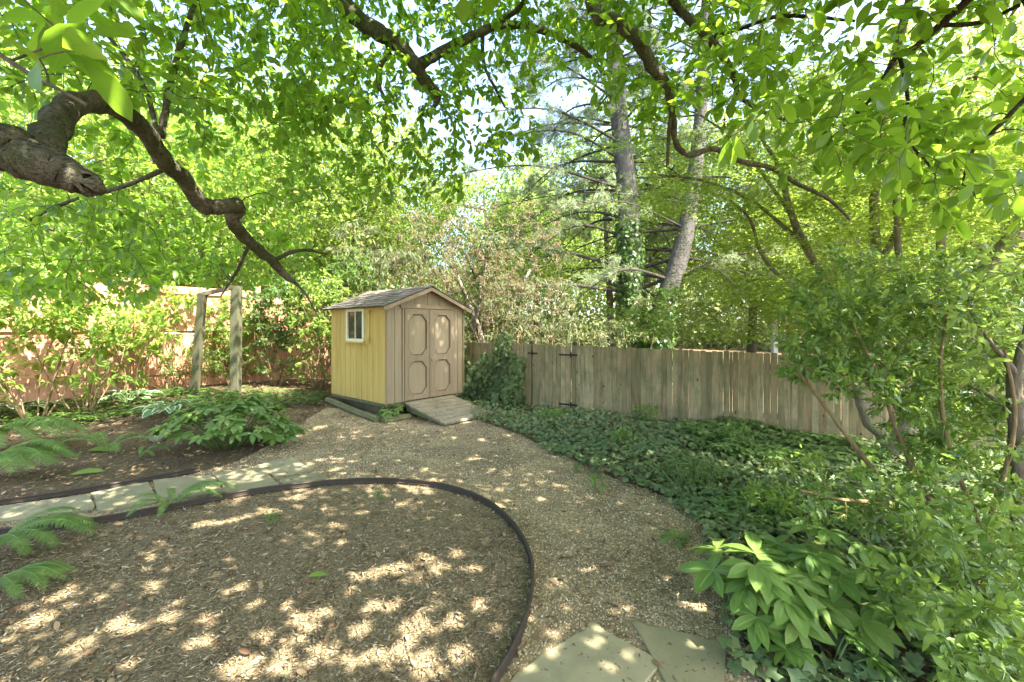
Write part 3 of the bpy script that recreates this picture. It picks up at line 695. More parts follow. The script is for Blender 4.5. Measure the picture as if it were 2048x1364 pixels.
def rock(name, p, s, label, mat, cat='stone', boxy=0.):
    t = ico(); v = t[0].copy()
    f = [tuple(t[1][3*i:3*i+3]) for i in range(20)]
    me = bpy.data.meshes.new(name); me.from_pydata([tuple(a) for a in v], [], f)
    import bmesh
    b = bmesh.new(); b.from_mesh(me); bmesh.ops.subdivide_edges(b, edges=b.edges[:], cuts=2, use_grid_fill=True)
    for w in b.verts:
        c = w.co.normalized(); k = max(abs(c.x), abs(c.y), abs(c.z)); c = c*(1-boxy)+c/k*boxy*.85
        h = math.sin(c.x*7+p[0]*9)*math.cos(c.y*6+p[1])*.05+random.uniform(-.015,.015)
        w.co = Vector((c.x*s[0], c.y*s[1], c.z*s[2]))*(1+h)
    b.to_mesh(me); b.free(); me.materials.append(mat)
    o = bpy.data.objects.new(name, me); COL.objects.link(o); o.location = (p[0], p[1], p[2]+s[2]*.7); tag(o, label, cat)
rock('stone', G(316, 882), (.10,.08,.07), 'squared tan block stone on the soil left of the hellebore', M['stone'], boxy=.7)
rock('stone', G(589, 866), (.11,.08,.06), 'flat brown stone at the gravel edge right of the hellebore clump', M['stone'], boxy=.4)
rock('stone', G(962, 1024), (.022,.018,.014), 'small pale pebble stone just inside the curved edging', M['pebble'], boxy=.3)
rock('stone', G(1449, 1246), (.025,.02,.018), 'grey pebble stone at the foot of the right hellebore', M['pebble'], boxy=.3)
def cone():
    p = G(588, 1003); m = MB(); c = p+A(0,0,.022)
    m.tube([c+A(-.03,0,0), c+A(-.015,0,.002), c+A(.012,0,.002), c+A(.032,0,0)], [.008,.018,.016,.004], 8)
    k = 60; t = rng.random(k); a = rng.random(k)*6.28; rr = .02*np.sin(np.pi*np.clip(t*.8+.2,0,1))
    pos = c+np.column_stack([-.03+.06*t, rr*np.cos(a), rr*np.sin(a)]); m.leaves(T_FAR, pos, np.column_stack([-.6*np.ones(k), np.cos(a), np.sin(a)]), A(1,.1,.2), .014)
    o = m.build('pine_cone', M['chip']); tag(o, 'dark pine cone on the mulch below the curved edging', 'pine cone')
cone()
def fallen(px, py, L, ang, mat, label, T=T_STRAP):
    p = G(px, py)+A(0,0,.03); m = MB(); m.leaves(T, [(0,0,0)], [(math.cos(ang), math.sin(ang), .12)], [(.1,-.3,1)], L, r=np.array([.9])); o = m.build('fallen_leaf', mat); o.location = p
    tag(o, label, 'leaf')
fallen(615, 1162, .12, .35, M['lime'], 'pale green fallen leaf on the mulch in mid bed')
fallen(140, 955, .3, .7, M['euon'], 'long yellow-green fallen leaf on soil beside the left fern')
fallen(175, 905, .3, .2, M['euon'], 'broad yellowish fallen leaf on bare soil behind the ferns')
fallen(1128, 1122, .06, 1.2, M['deadleaf'], 'small brown fallen leaf on gravel right of the edging')

# ------------------------------------------------------------------ plant growth
def unit(v): return v/(np.linalg.norm(v, axis=-1, keepdims=True)+1e-9)
class Skel:
    def __init__(s, cap=60000): s.p = np.zeros((cap, 3)); s.r = np.zeros(cap); s.n = 0
    def add(s, p, r):
        k = len(p); s.p[s.n:s.n+k] = p; s.r[s.n:s.n+k] = r; s.n += k
def grow(limbs, clusters, wood, twig_r=.0025, n_lv=8, sides=4, lift=.12, jit=.12, maxr=.03, skip=0.25, wood_limb=8, spread=.1, along=.55, draw_twigs=True, radial=False):
    """limbs: list of (points, radii); every cluster of leaves is joined to the nearest branch by a curved twig."""
    S = Skel()
    for pts, rad in limbs:
        wood.tube(pts, rad, wood_limb); k = int(len(pts)*skip); S.add(pts[k:], rad[k:])
    c = np.asarray(clusters)
    dmin = np.array([np.min(np.sum((S.p[:S.n]-q)**2, 1)) for q in c]); c = c[np.argsort(dmin)]
    pos = []; dr = []
    for q in c:
        dd = np.sum((S.p[:S.n]-q)**2, 1); i = int(np.argmin(dd)); b = S.p[i].copy(); L = math.sqrt(dd[i])+1e-6
        r0 = min(S.r[i]*.75, twig_r+.010*L, maxr); r0 = max(r0, twig_r)
        ctl = (b+q)/2+rng.normal(0, jit*L, 3); ctl[2] += lift*L
        n = 3 if L < .3 else 5; t = np.linspace(0, 1, n+1)[:, None]
        pts = (1-t)**2*b+2*t*(1-t)*ctl+t*t*q
        if n > 3: pts[1:-1] += rng.normal(0, .03*L, (n-1, 3))
        rr = np.linspace(r0, twig_r, n+1)
        if draw_twigs: wood.tube(pts, rr, sides if r0 < .012 else 6, cap=False)
        S.add(pts[1:], rr[1:])
        d = unit(pts[-1]-pts[-2])
        nl = max(2, int(n_lv*rng.uniform(.6, 1.4)))
        tt = np.where(rng.random(nl) < along, rng.uniform(.35, 1, nl), 1.0)
        ii = np.clip(tt*n, 0, n-1e-6); k = ii.astype(int); fr = (ii-k)[:, None]
        bp = pts[k]*(1-fr)+pts[k+1]*fr
        out = rng.normal(0, 1, (nl, 3)); out -= d*(out @ d)[:, None]; out = unit(out)
        pos.append(bp+out*spread*rng.random((nl, 1))*.3); dr.append(unit(d*rng.uniform(.2, .9, (nl, 1))+out*rng.uniform(.6, 1.1, (nl, 1))))
    return np.concatenate(pos), np.concatenate(dr)
def limb(px, n=5):      # list of (px, py, d, width in px)
    p = spline([P(a, b, d) for a, b, d, w in px], n); r = np.interp(np.linspace(0, 1, len(p)), np.linspace(0, 1, len(px)), [w/2/F*d for a, b, d, w in px])
    k = len(p); r = r*(1+.05*np.sin(np.arange(k)*1.9)+rng.normal(0, .05, k)); p = p+rng.normal(0, .08, (k, 3))*r[:, None]
    return p, r
def wlimb(pts, r0, r1, n=5):
    p = spline(pts, n); return p, np.linspace(r0, r1, len(p))
def vol(x0, x1, y0, y1, d0, d1, n):
    return np.array([P(rng.uniform(x0, x1), rng.uniform(y0, y1), (rng.uniform(d0**2, d1**2))**.5) for _ in range(n)])
def boxv(lo, hi, n): return np.asarray(lo)+rng.random((n, 3))*(np.asarray(hi)-np.asarray(lo))
def upn(n, s=.5): return A(0, 0, 1)+rng.normal(0, s, (n, 3))

# ---- magnolia: trunk left of the frame, limbs arching over the whole garden
DSUN = A(.486, -.304, .819)/np.linalg.norm(A(.486, -.304, .819))
HOLES = [(400,1052,.07),(430,1048,.07),(462,1042,.07),(495,1034,.06),(525,1026,.05),(330,1140,.04),(308,1172,.05),(130,1190,.06),(85,1240,.08),(200,1200,.05),(235,1250,.08),(270,1262,.07),(350,1210,.05),(340,1235,.06),(390,1290,.07),(480,1180,.06),(450,1188,.05),(300,1185,.05),
  (510,1210,.06),(575,1212,.05),(590,1242,.07),(640,1228,.07),(620,1258,.06),(530,1275,.05),(470,1340,.10),(600,1272,.05),(560,1335,.06),(640,1312,.05),(690,1320,.05),(715,1158,.06),(750,1148,.09),(790,1140,.09),(850,1120,.08),(880,1140,.10),(910,1110,.08),(945,1140,.06),
  (780,1215,.07),(825,1250,.09),(870,1215,.06),(900,1245,.08),(960,1215,.06),(985,1255,.05),(740,1220,.06),(720,1262,.05),(800,1290,.05),(750,1310,.06),(850,1318,.06),(920,1308,.07),(700,1182,.05),(1180,1140,.06),(1340,1170,.09),(1375,1190,.11),(1410,1210,.08),(1110,1270,.04),(1100,1312,.05),
  (720,1028,.05),(670,1052,.04),(640,855,.13),(950,915,.12),(965,880,.08),(1015,872,.1),(930,845,.1),(20,1035,.06),(510,966,.04),(850,935,.05),(1080,1000,.05),(1150,1060,.05),(1190,1290,.03),(1215,1340,.035),(1385,1300,.03),(560,1310,.05),(150,1300,.06),(260,1330,.06),(420,1240,.05),(680,1090,.04),(1250,1220,.05),(1060,1340,.04)]
HT = np.array([[*G(a, b)[:2], r_] for a, b, r_ in HOLES])
def sunfilter(p, d, size):  # drops crown leaves so sun patches land at chosen spots
    c = p+d*(size*.5)[:, None]; g = c[:, :2]-DSUN[:2]*(c[:, 2]/DSUN[2])[:, None]; k = np.ones(len(p), bool)
    for x, y, r_ in HT: k &= (g[:, 0]-x)**2+(g[:, 1]-y)**2 > (r_*.72+size*.2)**2
    return k
def magnolia():
    base = A(-3.1, 1.55, 0); r = empty('magnolia_tree', base, 'magnolia with thick crooked limbs arching over the garden from the left', 'tree')
    wood = MB(); fork = A(-2.75, 1.6, 2.15)
    limbs = []
    limbs.append(wlimb([base-A(0,0,.1), A(-3.05,1.55,.7), A(-2.95,1.6,1.5), fork], .2, .16))
    stub = limb([(-330,240,1.62,120),(-150,275,1.66,115),(0,298,1.72,90),(70,326,1.74,80),(125,346,1.75,70),(160,362,1.76,58),(176,370,1.76,47),(181,373,1.76,36)]); stub[0][0] = fork; limbs.append(stub)
    big = limb([(40,320,1.76,62),(92,290,1.85,52),(112,240,2.0,50),(160,208,2.2,45),(225,210,2.5,40),(280,252,2.8,36),(315,298,3.0,33),(330,325,3.1,33),(365,355,3.35,32),(400,405,3.6,33),(435,415,3.7,30),(476,412,3.9,30),(466,442,4.0,26),(500,485,4.3,22),(545,522,4.6,18),(575,555,4.8,13),(588,562,4.9,8)])
    limbs.append(big)
    i = 18
    limbs.append(limb([(322,275,3.05,14),(330,225,3.1,13),(345,150,3.15,12),(368,70,3.2,10),(396,-10,3.2,9),(430,-90,3.1,6)]))
    limbs.append(limb([(315,270,3.05,11),(295,190,3.2,10),(255,120,3.3,9),(215,70,3.4,7)]))
    limbs.append(limb([(545,522,4.6,9),(600,500,4.7,7),(655,508,4.8,4)])); limbs.append(limb([(500,485,4.3,8),(475,540,4.4,6),(442,592,4.5,3)])); limbs.append(limb([(585,560,4.9,7),(612,590,5.0,4),(640,640,5.1,2)]))
    limbs.append(limb([(330,338,3.15,9),(240,375,3.3,8),(140,402,3.5,7),(60,440,3.7,5)]))
    la = limb([(640,-130,4.0,46),(680,-20,4.0,38),(700,25,4.0,36),(760,65,4.0,31),(800,90,4.05,30),(830,130,4.1,27),(850,160,4.15,24),(875,190,4.2,16),(868,215,4.2,8)])
    la[0][0] = A(-2.1, 3.0, 4.75); limbs.append(la)
    limbs.append(wlimb([fork, A(-2.8,1.8,3.0), A(-2.6,2.3,4.0), A(-2.1,3.0,4.75)], .13, .1))
    limbs.append(limb([(840,130,4.1,22),(870,110,4.15,20),(920,85,4.3,19),(980,55,4.45,17),(1040,50,4.6,16),(1110,70,4.75,14),(1170,105,4.9,11),(1210,150,5.0,8)]))
    limbs.append(limb([(985,50,4.45,14),(1020,30,4.4,12),(1050,0,4.3,10),(1070,-50,4.2,8)]))
    limbs.append(limb([(785,90,4.05,13),(762,130,4.1,11),(758,170,4.1,9),(775,205,4.15,6)]))
    limbs.append(limb([(965,70,4.45,9),(968,130,4.5,7),(990,175,4.5,6),(1010,215,4.6,4)]))
    lb = limb([(1150,-120,3.3,36),(1180,-20,3.5,31),(1195,30,3.5,28),(1240,48,3.5,27),(1275,80,3.55,27),(1310,140,3.6,23),(1335,175,3.65,19),(1345,225,3.7,15),(1352,285,3.75,12),(1380,310,3.85,11),(1430,298,3.95,11),(1490,325,4.1,10),(1540,335,4.2,9),(1600,370,4.3,8),(1660,400,4.4,7),(1700,440,4.5,5)])
    lb[0][0] = A(.25, 2.7, 4.75); limbs.append(lb)
    limbs.append(wlimb([fork, A(-2.6,1.5,3.0), A(-1.9,1.5,4.2), A(-.8,1.8,4.9), A(.25,2.7,4.75)], .12, .085))
    limbs.append(limb([(1345,215,3.7,9),(1338,260,3.7,8),(1335,330,3.75,6)]))
    lc = limb([(1300,-110,3.6,20),(1345,0,3.8,17),(1385,45,3.85,16),(1420,80,3.9,17),(1445,110,3.9,13),(1470,160,3.95,12),(1478,190,4.0,10),(1520,220,4.1,8),(1570,240,4.2,7)])
    lc[0][0] = A(.6, 2.9, 4.6); limbs.append(lc); limbs.append(wlimb([A(-.8,1.8,4.9), A(0,2.2,5.1), A(.6,2.9,4.6)], .07, .05))
    limbs.append(limb([(1425,75,3.9,9),(1500,50,3.8,8),(1560,32,3.7,8),(1640,35,3.6,7),(1710,42,3.5,5)]))
    ld = limb([(2060,-120,2.2,20),(1940,-5,2.3,17),(1880,50,2.35,14),(1830,95,2.4,11),(1790,118,2.45,9),(1740,200,2.6,6),(1680,260,2.75,5)])
    ld[0][0] = A(2.2, 2.0, 3.9); limbs.append(ld); limbs.append(wlimb([A(.25,2.7,4.75), A(.9,2.0,5.0), A(1.7,1.8,4.7), A(2.2,2.0,3.9)], .06, .04))
    limbs.append(limb([(1880,50,2.35,9),(1960,45,2.3,8),(2040,10,2.2,8)]))
    limbs.append(limb([(1800,115,2.45,7),(1815,200,2.5,6),(1808,270,2.55,5),(1850,320,2.5,4),(1870,350,2.5,3)]))
    le = limb([(2140,120,2.0,11),(2048,200,2.05,9),(1980,270,2.1,7),(1940,310,2.15,5),(1925,370,2.2,3)]); le[0][0] = A(2.2,2.0,3.6); limbs.append(le)
    # unseen crown added above and behind the viewpoint to cast shade
    for k, q in enumerate([A(-1.2,-1.2,5.2), A(1.5,-1.6,5.4), A(3.6,.2,5.3), A(3.2,3.2,6.0), A(.3,4.6,6.4), A(-3.4,4.5,5.8), A(-5,2.6,5.0), A(5.6,2.2,5.6)]):
        s0 = A(-.8,1.8,4.9) if k < 5 or k == 7 else A(-2.6,2.3,4.0)
        limbs.append(wlimb([s0, (s0+q)/2+A(0,0,.5), q], .06, .02))
    cl = [vol(-80,420,-80,200,2.4,4.8,380), vol(420,720,-80,230,2.8,5.0,290), vol(-40,320,400,600,3.2,5.6,230), vol(220,620,160,300,3.4,6.0,180), vol(220,620,260,560,5.0,6.8,300), vol(120,420,420,560,3.6,5.0,60), vol(-60,250,200,420,3.4,5.4,150), vol(0,640,430,575,5.2,7.6,290), vol(-40,300,540,610,4.6,7.2,70), vol(540,800,40,240,6.4,8.0,150), vol(300,560,200,420,6.6,8.0,90),
          vol(560,960,-60,230,3.4,5.6,360), vol(720,920,200,400,3.8,5.2,110), vol(560,740,200,420,4,5.8,150), vol(940,1230,-60,110,3.8,5.6,190), vol(900,1080,110,330,4.0,5.0,95),
          vol(1180,1600,-60,220,3.0,5.0,260), vol(1260,1360,120,300,3.4,4.4,22), vol(1020,1240,40,180,5.2,6.6,60)]
    p, d = grow(limbs, np.vstack(cl), wood, n_lv=8, jit=.14)
    wood.build('trunk', M['bark'], r, True)
    cr = MB(); n = len(p); d[:, 2] -= .25; u_ = upn(n, .6); sz = rng.uniform(.05, .115, n); wd = rng.uniform(.75, 1.25, n); k = rng.random(n) < .5; T_CURL = leaf_t(4, lambda t: .24*math.sin(math.pi*t**1.15)**.8, .34, .38, .01)
    for kk, TT in ((k, T_MAG), (~k, T_CURL)): cr.leaves(TT, p[kk], d[kk], u_[kk], sz[kk], wid=wd[kk])
    w2 = MB(); sub = [(limbs[k][0], limbs[k][1]) for k in (20, 21, 22, 23, 24, 25) if k < len(limbs)]
    c2 = np.vstack([vol(1450,2120,-80,280,1.9,3.8,200), vol(1800,2120,200,440,1.8,2.8,45), vol(1560,1900,200,350,2.2,3.2,45), vol(1750,1960,255,330,1.9,2.3,8)])
    p, d = grow(sub, c2, w2, n_lv=6, jit=.14, twig_r=.002); n = len(p); d[:, 2] -= .35
    cr.leaves(T_MAG2, p, d, upn(n, .4), rng.uniform(.075, .135, n), wid=rng.uniform(.9, 1.3, n))
    p, d = grow([wlimb([A(-1.7,1.0,2.7), A(-1.3,1.05,2.35), A(-1.05,1.05,2.2)], .008, .004)], vol(-60,200,-60,120,.85,1.3,10), w2, n_lv=4, twig_r=.002, jit=.1); n = len(p); d[:, 2] -= .3
    cr.leaves(T_MAG2, p, d, upn(n, .4), rng.uniform(.09, .15, n), wid=rng.uniform(1.0, 1.4, n))
    ov = np.vstack([boxv((-3.0,-1.6,3.5), (3.6,2.2,4.6), SHADE_N[0]), boxv((-5.0,1.3,4.8), (5.5,4.0,6.4), SHADE_N[1]), boxv((-2,3.0,5.8), (5.5,6.0,8.0), SHADE_N[2]), boxv((0,4.5,6.4), (5,7,8.4), 900), boxv((2.4,-.6,3.4), (5.5,1.6,4.6), 230)])  # unseen leaf boxes added to shade bed, path and shed
    keep = (ov[:, 2]-EYE)/np.maximum(ov[:, 1], .3) > .80
    ov = ov[keep | (ov[:, 1] < 0)]
    p, d = grow(limbs[-8:], ov, w2, n_lv=22, jit=.12, spread=.5, sides=3); n = len(p)
    p = p+rng.normal(0, .08, (n, 3)); sz = rng.uniform(.09, .15, n); k = sunfilter(p, unit(d), sz); p, d, sz = p[k], d[k], sz[k]; n = len(p)
    cr.leaves(T_FAR, p, d, upn(n, .5), sz, wid=rng.uniform(1.0, 1.4, n))
    w2.build('branchlets', M['twig'], r)
    cr.build('crown', M['mag'], r)
SHADE_N = (1350, 850, 900)
magnolia()

# ---- generic trees
def broadleaf(name, label, base, H, R, zc, ncl, nlv, size, mat, bark, T=T_FAR, group=None, cat='tree', trunk_r=.16, lean=(0, 0), squash=.75, droop=.3, nl=7, upv=.5, twigs=True, shell=.5):
    base = A(base[0], base[1], float(gz(*base[:2]))); r = empty(name, base, label, cat, group)
    top = base+A(lean[0], lean[1], H*.8); wood = MB(); limbs = [wlimb([base-A(0,0,.1), base+(top-base)*.3+A(*rng.normal(0,.1,2),0), base+(top-base)*.65+A(*rng.normal(0,.15,2),0), top], trunk_r, trunk_r*.25)]
    cen = base+A(lean[0]*.8, lean[1]*.8, zc)
    for k in range(nl):
        a = k*2.4+rng.random(); q = limbs[0][0][int(len(limbs[0][0])*rng.uniform(.35,.85))]; e = cen+A(math.cos(a)*R*.75, math.sin(a)*R*.75, rng.uniform(-.3,.6)*R*squash)
        limbs.append(wlimb([q, (q+e)/2+A(0,0,.25), e], trunk_r*.4, trunk_r*.1))
    v = unit(rng.normal(0, 1, (ncl, 3)))*(rng.uniform(shell**3, 1, (ncl, 1))**(1/3))
    lob = 1+.28*np.sin(v[:, :1]*5+base[0])*np.cos(v[:, 1:2]*4+v[:, 2:]*5)
    c = cen+v*lob*A(R, R, R*squash*H/H)
    c = c[c[:, 2] > base[2]+.15]
    p, d = grow(limbs, c, wood, n_lv=nlv, twig_r=trunk_r*.03, sides=3, spread=size*6, jit=.1, draw_twigs=twigs)
    wood.build('trunk', bark, r, True)
    n = len(p); d[:, 2] -= droop; cr = MB(); p = p+rng.normal(0, size*1.3, (n, 3))
    cr.leaves(T, p, d, upn(n, upv), rng.uniform(.7, 1.3, n)*size, wid=rng.uniform(.8, 1.2, n)); cr.build('crown', mat, r)
    return r
def copy_tree(src, x, y, rz, s, label):
    r = src.copy(); COL.objects.link(r); r.location = (x, y, float(gz(x, y))); r.rotation_euler = (0, 0, rz); r.scale = (s, s, s); r['label'] = label
    for ch in list(src.children):
        c = ch.copy(); COL.objects.link(c); c.parent = r
    return r
GB = 'sunlit trees beyond the fences'
t1 = broadleaf('background_tree', 'tall yellow-green tree behind the shed seen left of the blue sky gap', (-6.5, 17), 11, 4.8, 6.6, 1600, 15, .17, M['tree1'], M['twig'], group=GB, trunk_r=.2)
t2 = broadleaf('background_tree', 'mid green bushy tree behind the two pines at centre', (4.5, 19.5), 13, 5.4, 7.2, 1500, 14, .18, M['tree2'], M['twig'], group=GB, trunk_r=.2)
t3 = broadleaf('background_tree', 'bright pale green tree above the red fence at far left', (-13, 13.5), 9.5, 4.8, 5.2, 1700, 15, .16, M['tree1'], M['twig'], group=GB, trunk_r=.18)
copy_tree(t3, -9.5, 16.5, 1.2, 1.15, 'rounded light green tree rising behind the wooden frame')
copy_tree(t1, 9.5, 17, 2.1, 1.0, 'yellow-green tree beyond the picket fence right of the pines')
copy_tree(t2, -1.5, 22, 3.0, .85, 'rounded green tree far behind the shed roof')
copy_tree(t2, 14, 13, 4.0, 1.0, 'green tree beyond the japanese maple at the right edge')
copy_tree(t3, 10.5, 13.5, 5.0, .72, 'low bright green tree just beyond the right end of the picket fence')
copy_tree(t1, 1.5, 27, .7, 1.0, 'distant yellow-green tree between shed roof and pines')
copy_tree(t2, -17, 18, 1.7, 1.1, 'dark green tree at the far left behind the pale one')
def far_woods():
    m = MB(); n = 110000; a = rng.uniform(-1.2, 1.2, n); d = rng.uniform(30, 44, n); x = np.sin(a)*d; y = np.cos(a)*d
    top = 11+2.5*np.sin(a*9)+1.8*np.sin(a*23+1)+1.2*np.sin(a*41)-2.5*np.exp(-((a+.14)/.12)**2)
    z = rng.random(n)*top; m.leaves(T_FAR, np.column_stack([x, y, z+gz(x, y)]), rng.normal(0, 1, (n, 3))-A(0,0,.4), upn(n, .7), rng.uniform(.3, .6, n))
    tag(m.build('distant_woods', M['tree3']), 'pale sunlit woodland filling the distance', 'woods', kind='stuff')
far_woods()

# ---- pines
def pine(base, path, r0, label, zlo, ivy_h, seed):
    g = np.random.default_rng(seed)
    r = empty('pine_tree', base, label, 'tree', 'pine trees beyond the picket fence')
    wood = MB(); tp = spline(path, 8); rad = np.interp(np.arange(len(tp)), [0, len(tp)-1], [r0, r0*.35]); wood.tube(tp, rad, 14)
    nd = MB(); L0 = len(tp); z = zlo; br = MB()
    while z < tp[-1][2]-.4:
        i = int(np.argmin(np.abs(tp[:, 2]-z))); c = tp[i]; k = g.integers(5, 8); a0 = g.random()*6.28
        for j in range(k):
            a = a0+j*6.28/k+g.normal(0, .25); L = g.uniform(2.4, 4.6)*(1 if z < 9 else .8)*(1.3 if math.cos(a) < -.3 else 1); dirv = A(math.cos(a), math.sin(a), g.uniform(-.12, .28))
            if math.sin(a) < -.45 and abs(math.cos(a)) < .85 and z < 11: continue
            e = c+dirv*L; mid = c+dirv*L*.5+A(*g.normal(0, .16, 2), g.uniform(.1, .4)); e = e-A(0,0,g.uniform(.1,.9)); pts = spline([c, mid, e], 5); rr = np.linspace(rad[i]*.17, .008, len(pts)); br.tube(pts, rr, 6, cap=False)
            dead = z < zlo+1.6 and g.random() < .6
            for _ in range(12 if not dead else 5):
                t = g.uniform(.3, 1); q = pts[int(t*(len(pts)-1))]; s_ = A(math.cos(a+g.choice([-1, 1])*g.uniform(.5, 1.0)), math.sin(a+g.choice([-1,1])*g.uniform(.5,1.0)), g.uniform(-.3, .25))
                l2 = g.uniform(.5, 1.2)*(1.2-t*.5); sp = spline([q, q+s_*l2*.5+A(0,0,.06), q+s_*l2], 3); br.tube(sp, np.linspace(.012, .004, len(sp)), 4, cap=False)
                if dead: continue
                for w in range(9):
                    tq = q+s_*l2*g.uniform(.35, 1.05)+g.normal(0, .06, 3); m_ = 18; dd = unit(s_*g.uniform(.4,1,(m_,1))+g.normal(0, .6, (m_, 3))); dd[:, 2] -= .1
                    nd.leaves(T_NEEDLE, np.repeat(tq[None], m_, 0)+g.normal(0, .03, (m_, 3)), dd, upn(m_, .6), g.uniform(.11, .19, m_), wid=np.full(m_, 2.1))
        z += g.uniform(.55, .85)
    t_ = wood.build('trunk', M['pinebark'], r, True); br.build('branches', M['darktwig'], r); nd.build('needles', M['needle'], r)
    if ivy_h: ivy_on(tp, rad, ivy_h, label, g)
def ivy_on(tp, rad, h, label, g):
    n = int(2300*h/3.5); m = MB(); k = g.random(n)**1.4*h; idx = np.clip(np.searchsorted(tp[:, 2], k+tp[0][2]), 0, len(tp)-1); a = g.random(n)*6.28
    a = np.where(g.random(n) < .35, -1.57+g.normal(0, 1.0, n)-1.0*(k/h), a)
    rr = rad[idx]+.02+g.random(n)*.10*(1-.5*k/h); p = np.column_stack([tp[idx, 0]+np.cos(a)*rr, tp[idx, 1]+np.sin(a)*rr, k+tp[0][2]])
    o = np.column_stack([np.cos(a), np.sin(a), np.zeros(n)]); d = g.normal(0, .5, (n, 3)); d[:, 2] -= .9
    m.leaves(T_IVY, p, d, o+g.normal(0, .3, (n, 3)), g.uniform(.07, .13, n)); ob = m.build('climbing_ivy', M['dark']); ob.location = (0, 0, 0)
    tag(ob, 'dark ivy climbing the '+('leaning' if label.startswith('leaning') else 'straight')+' pine trunk', 'ivy')
b = P(1262, 0, 13.0); b[2] = gz(b[0], 13)
pine(b, [b-A(0,0,.1), P(1262,560,13), P(1256,400,13), P(1240,250,13.1), P(1228,120,13.2), P(1215,-60,13.3), P(1205,-260,13.4)], .40, 'straight grey pine with ivied lower trunk behind the picket fence', 2.7, 5.0, 3)
b = P(1312, 0, 12.3); b[2] = gz(b[0], 12.3)
pine(b, [b-A(0,0,.1), P(1322,640,12.3), P(1345,560,12.3), P(1368,480,12.3), P(1385,380,12.4), P(1400,250,12.5), P(1410,60,12.6), P(1420,-150,12.7)], .34, 'leaning pine trunk with kinked base right of the straight pine', 3.0, 2.9, 8)

# ---- japanese maple at the right
def maple():
    base = A(4.55, 5.1, -.05); r = empty('japanese_maple', base, 'japanese maple with several spreading stems at the right of the fence', 'tree'); wood = MB()
    L = [limb([(1790,905,5.1,38),(1770,870,5.1,32),(1738,845,5.1,20),(1722,800,5.15,21),(1718,760,5.2,20),(1740,690,5.25,20),(1748,600,5.3,22),(1752,500,5.3,20),(1748,400,5.3,16),(1765,300,5.3,12),(1770,180,5.3,8)]),
         limb([(1780,890,5.1,36),(1820,840,5.0,34),(1855,760,4.9,32),(1890,690,4.8,31),(1940,590,4.6,34),(1990,520,4.5,30),(2060,420,4.4,24),(2120,300,4.3,16)]),
         limb([(1740,680,5.25,15),(1690,610,5.4,14),(1650,560,5.5,14),(1610,490,5.6,14),(1580,420,5.7,12),(1560,340,5.7,10),(1520,270,5.7,6)]),
         limb([(1690,610,5.4,9),(1600,580,5.6,8),(1530,520,5.8,7),(1500,440,5.9,6),(1460,400,6.0,4)]),
         limb([(1750,540,5.3,14),(1800,450,5.2,12),(1830,330,5.1,10),(1850,200,5.0,7)]),
         limb([(1890,690,4.8,18),(1880,560,4.8,16),(1890,430,4.8,13),(1930,300,4.8,9)]),
         limb([(1890,700,4.8,16),(1830,620,4.7,14),(1800,520,4.7,12),(1790,380,4.6,8)]),
         limb([(1610,490,5.6,8),(1500,400,6.0,7),(1400,360,6.2,6),(1320,350,6.4,4)]),
         limb([(1590,440,5.7,8),(1480,290,5.9,6),(1400,230,6.0,4)])]
    # tiers of flat sprays
    c = []
    for x0, x1, y0, y1, d0, d1, nt, ns in [(1300,1620,140,330,5.0,6.8,14,18), (1290,1580,320,520,5.4,7.0,15,18), (1280,1620,500,670,5.4,6.6,18,16), (1600,2080,140,420,4.2,6.4,30,24), (1600,2080,400,660,4.0,6.4,32,22), (1500,1900,230,520,4.6,6.4,26,20)]:
        for _ in range(nt):
            cc = P(rng.uniform(x0, x1), rng.uniform(y0, y1), rng.uniform(d0, d1)); q = rng.normal(0, 1, (ns, 3))*A(.38, .38, .05); c.append(cc+q)
    p, d = grow(L, np.vstack(c), wood, n_lv=20, twig_r=.002, lift=.05, jit=.08, sides=3, spread=.3); n = len(p)
    shade_top = boxv((2.5,.2,5.6), (8.5,5.6,7.6), 560); shade_top = shade_top[(shade_top[:, 2]-EYE)/shade_top[:, 1] > .80]; L2 = [wlimb([P(1770,180,5.3), A(4.3,4.2,5.8), A(4.6,2.6,6.6), A(6,1.5,6.8)], .05, .02), wlimb([P(2120,300,4.3), A(6.2,4.2,5.2), A(7,3.2,6.2)], .05, .02)]  # unseen upper leaves added to shade the path and ivy
    pu, du = grow(L2, shade_top, wood, n_lv=18, sides=3, jit=.1, spread=.6)
    wood.build('trunk', M['maplebark'], r, True); d[:, 2] *= .25; d[:, 2] -= .12; cr = MB(); p = p+rng.normal(0, 1, (n, 3))*A(.06, .06, .015)
    cr.leaves(T_MAPLE, p, d, upn(n, .28), rng.uniform(.03, .05, n)); n = len(pu); pu = pu+rng.normal(0,.1,(n,3)); sz = rng.uniform(.09,.15,n); k = sunfilter(pu, unit(du), sz); cr.leaves(T_FAR, pu[k], du[k], upn(k.sum(),.5), sz[k]); cr.build('crown', M['maple'], r)
maple()

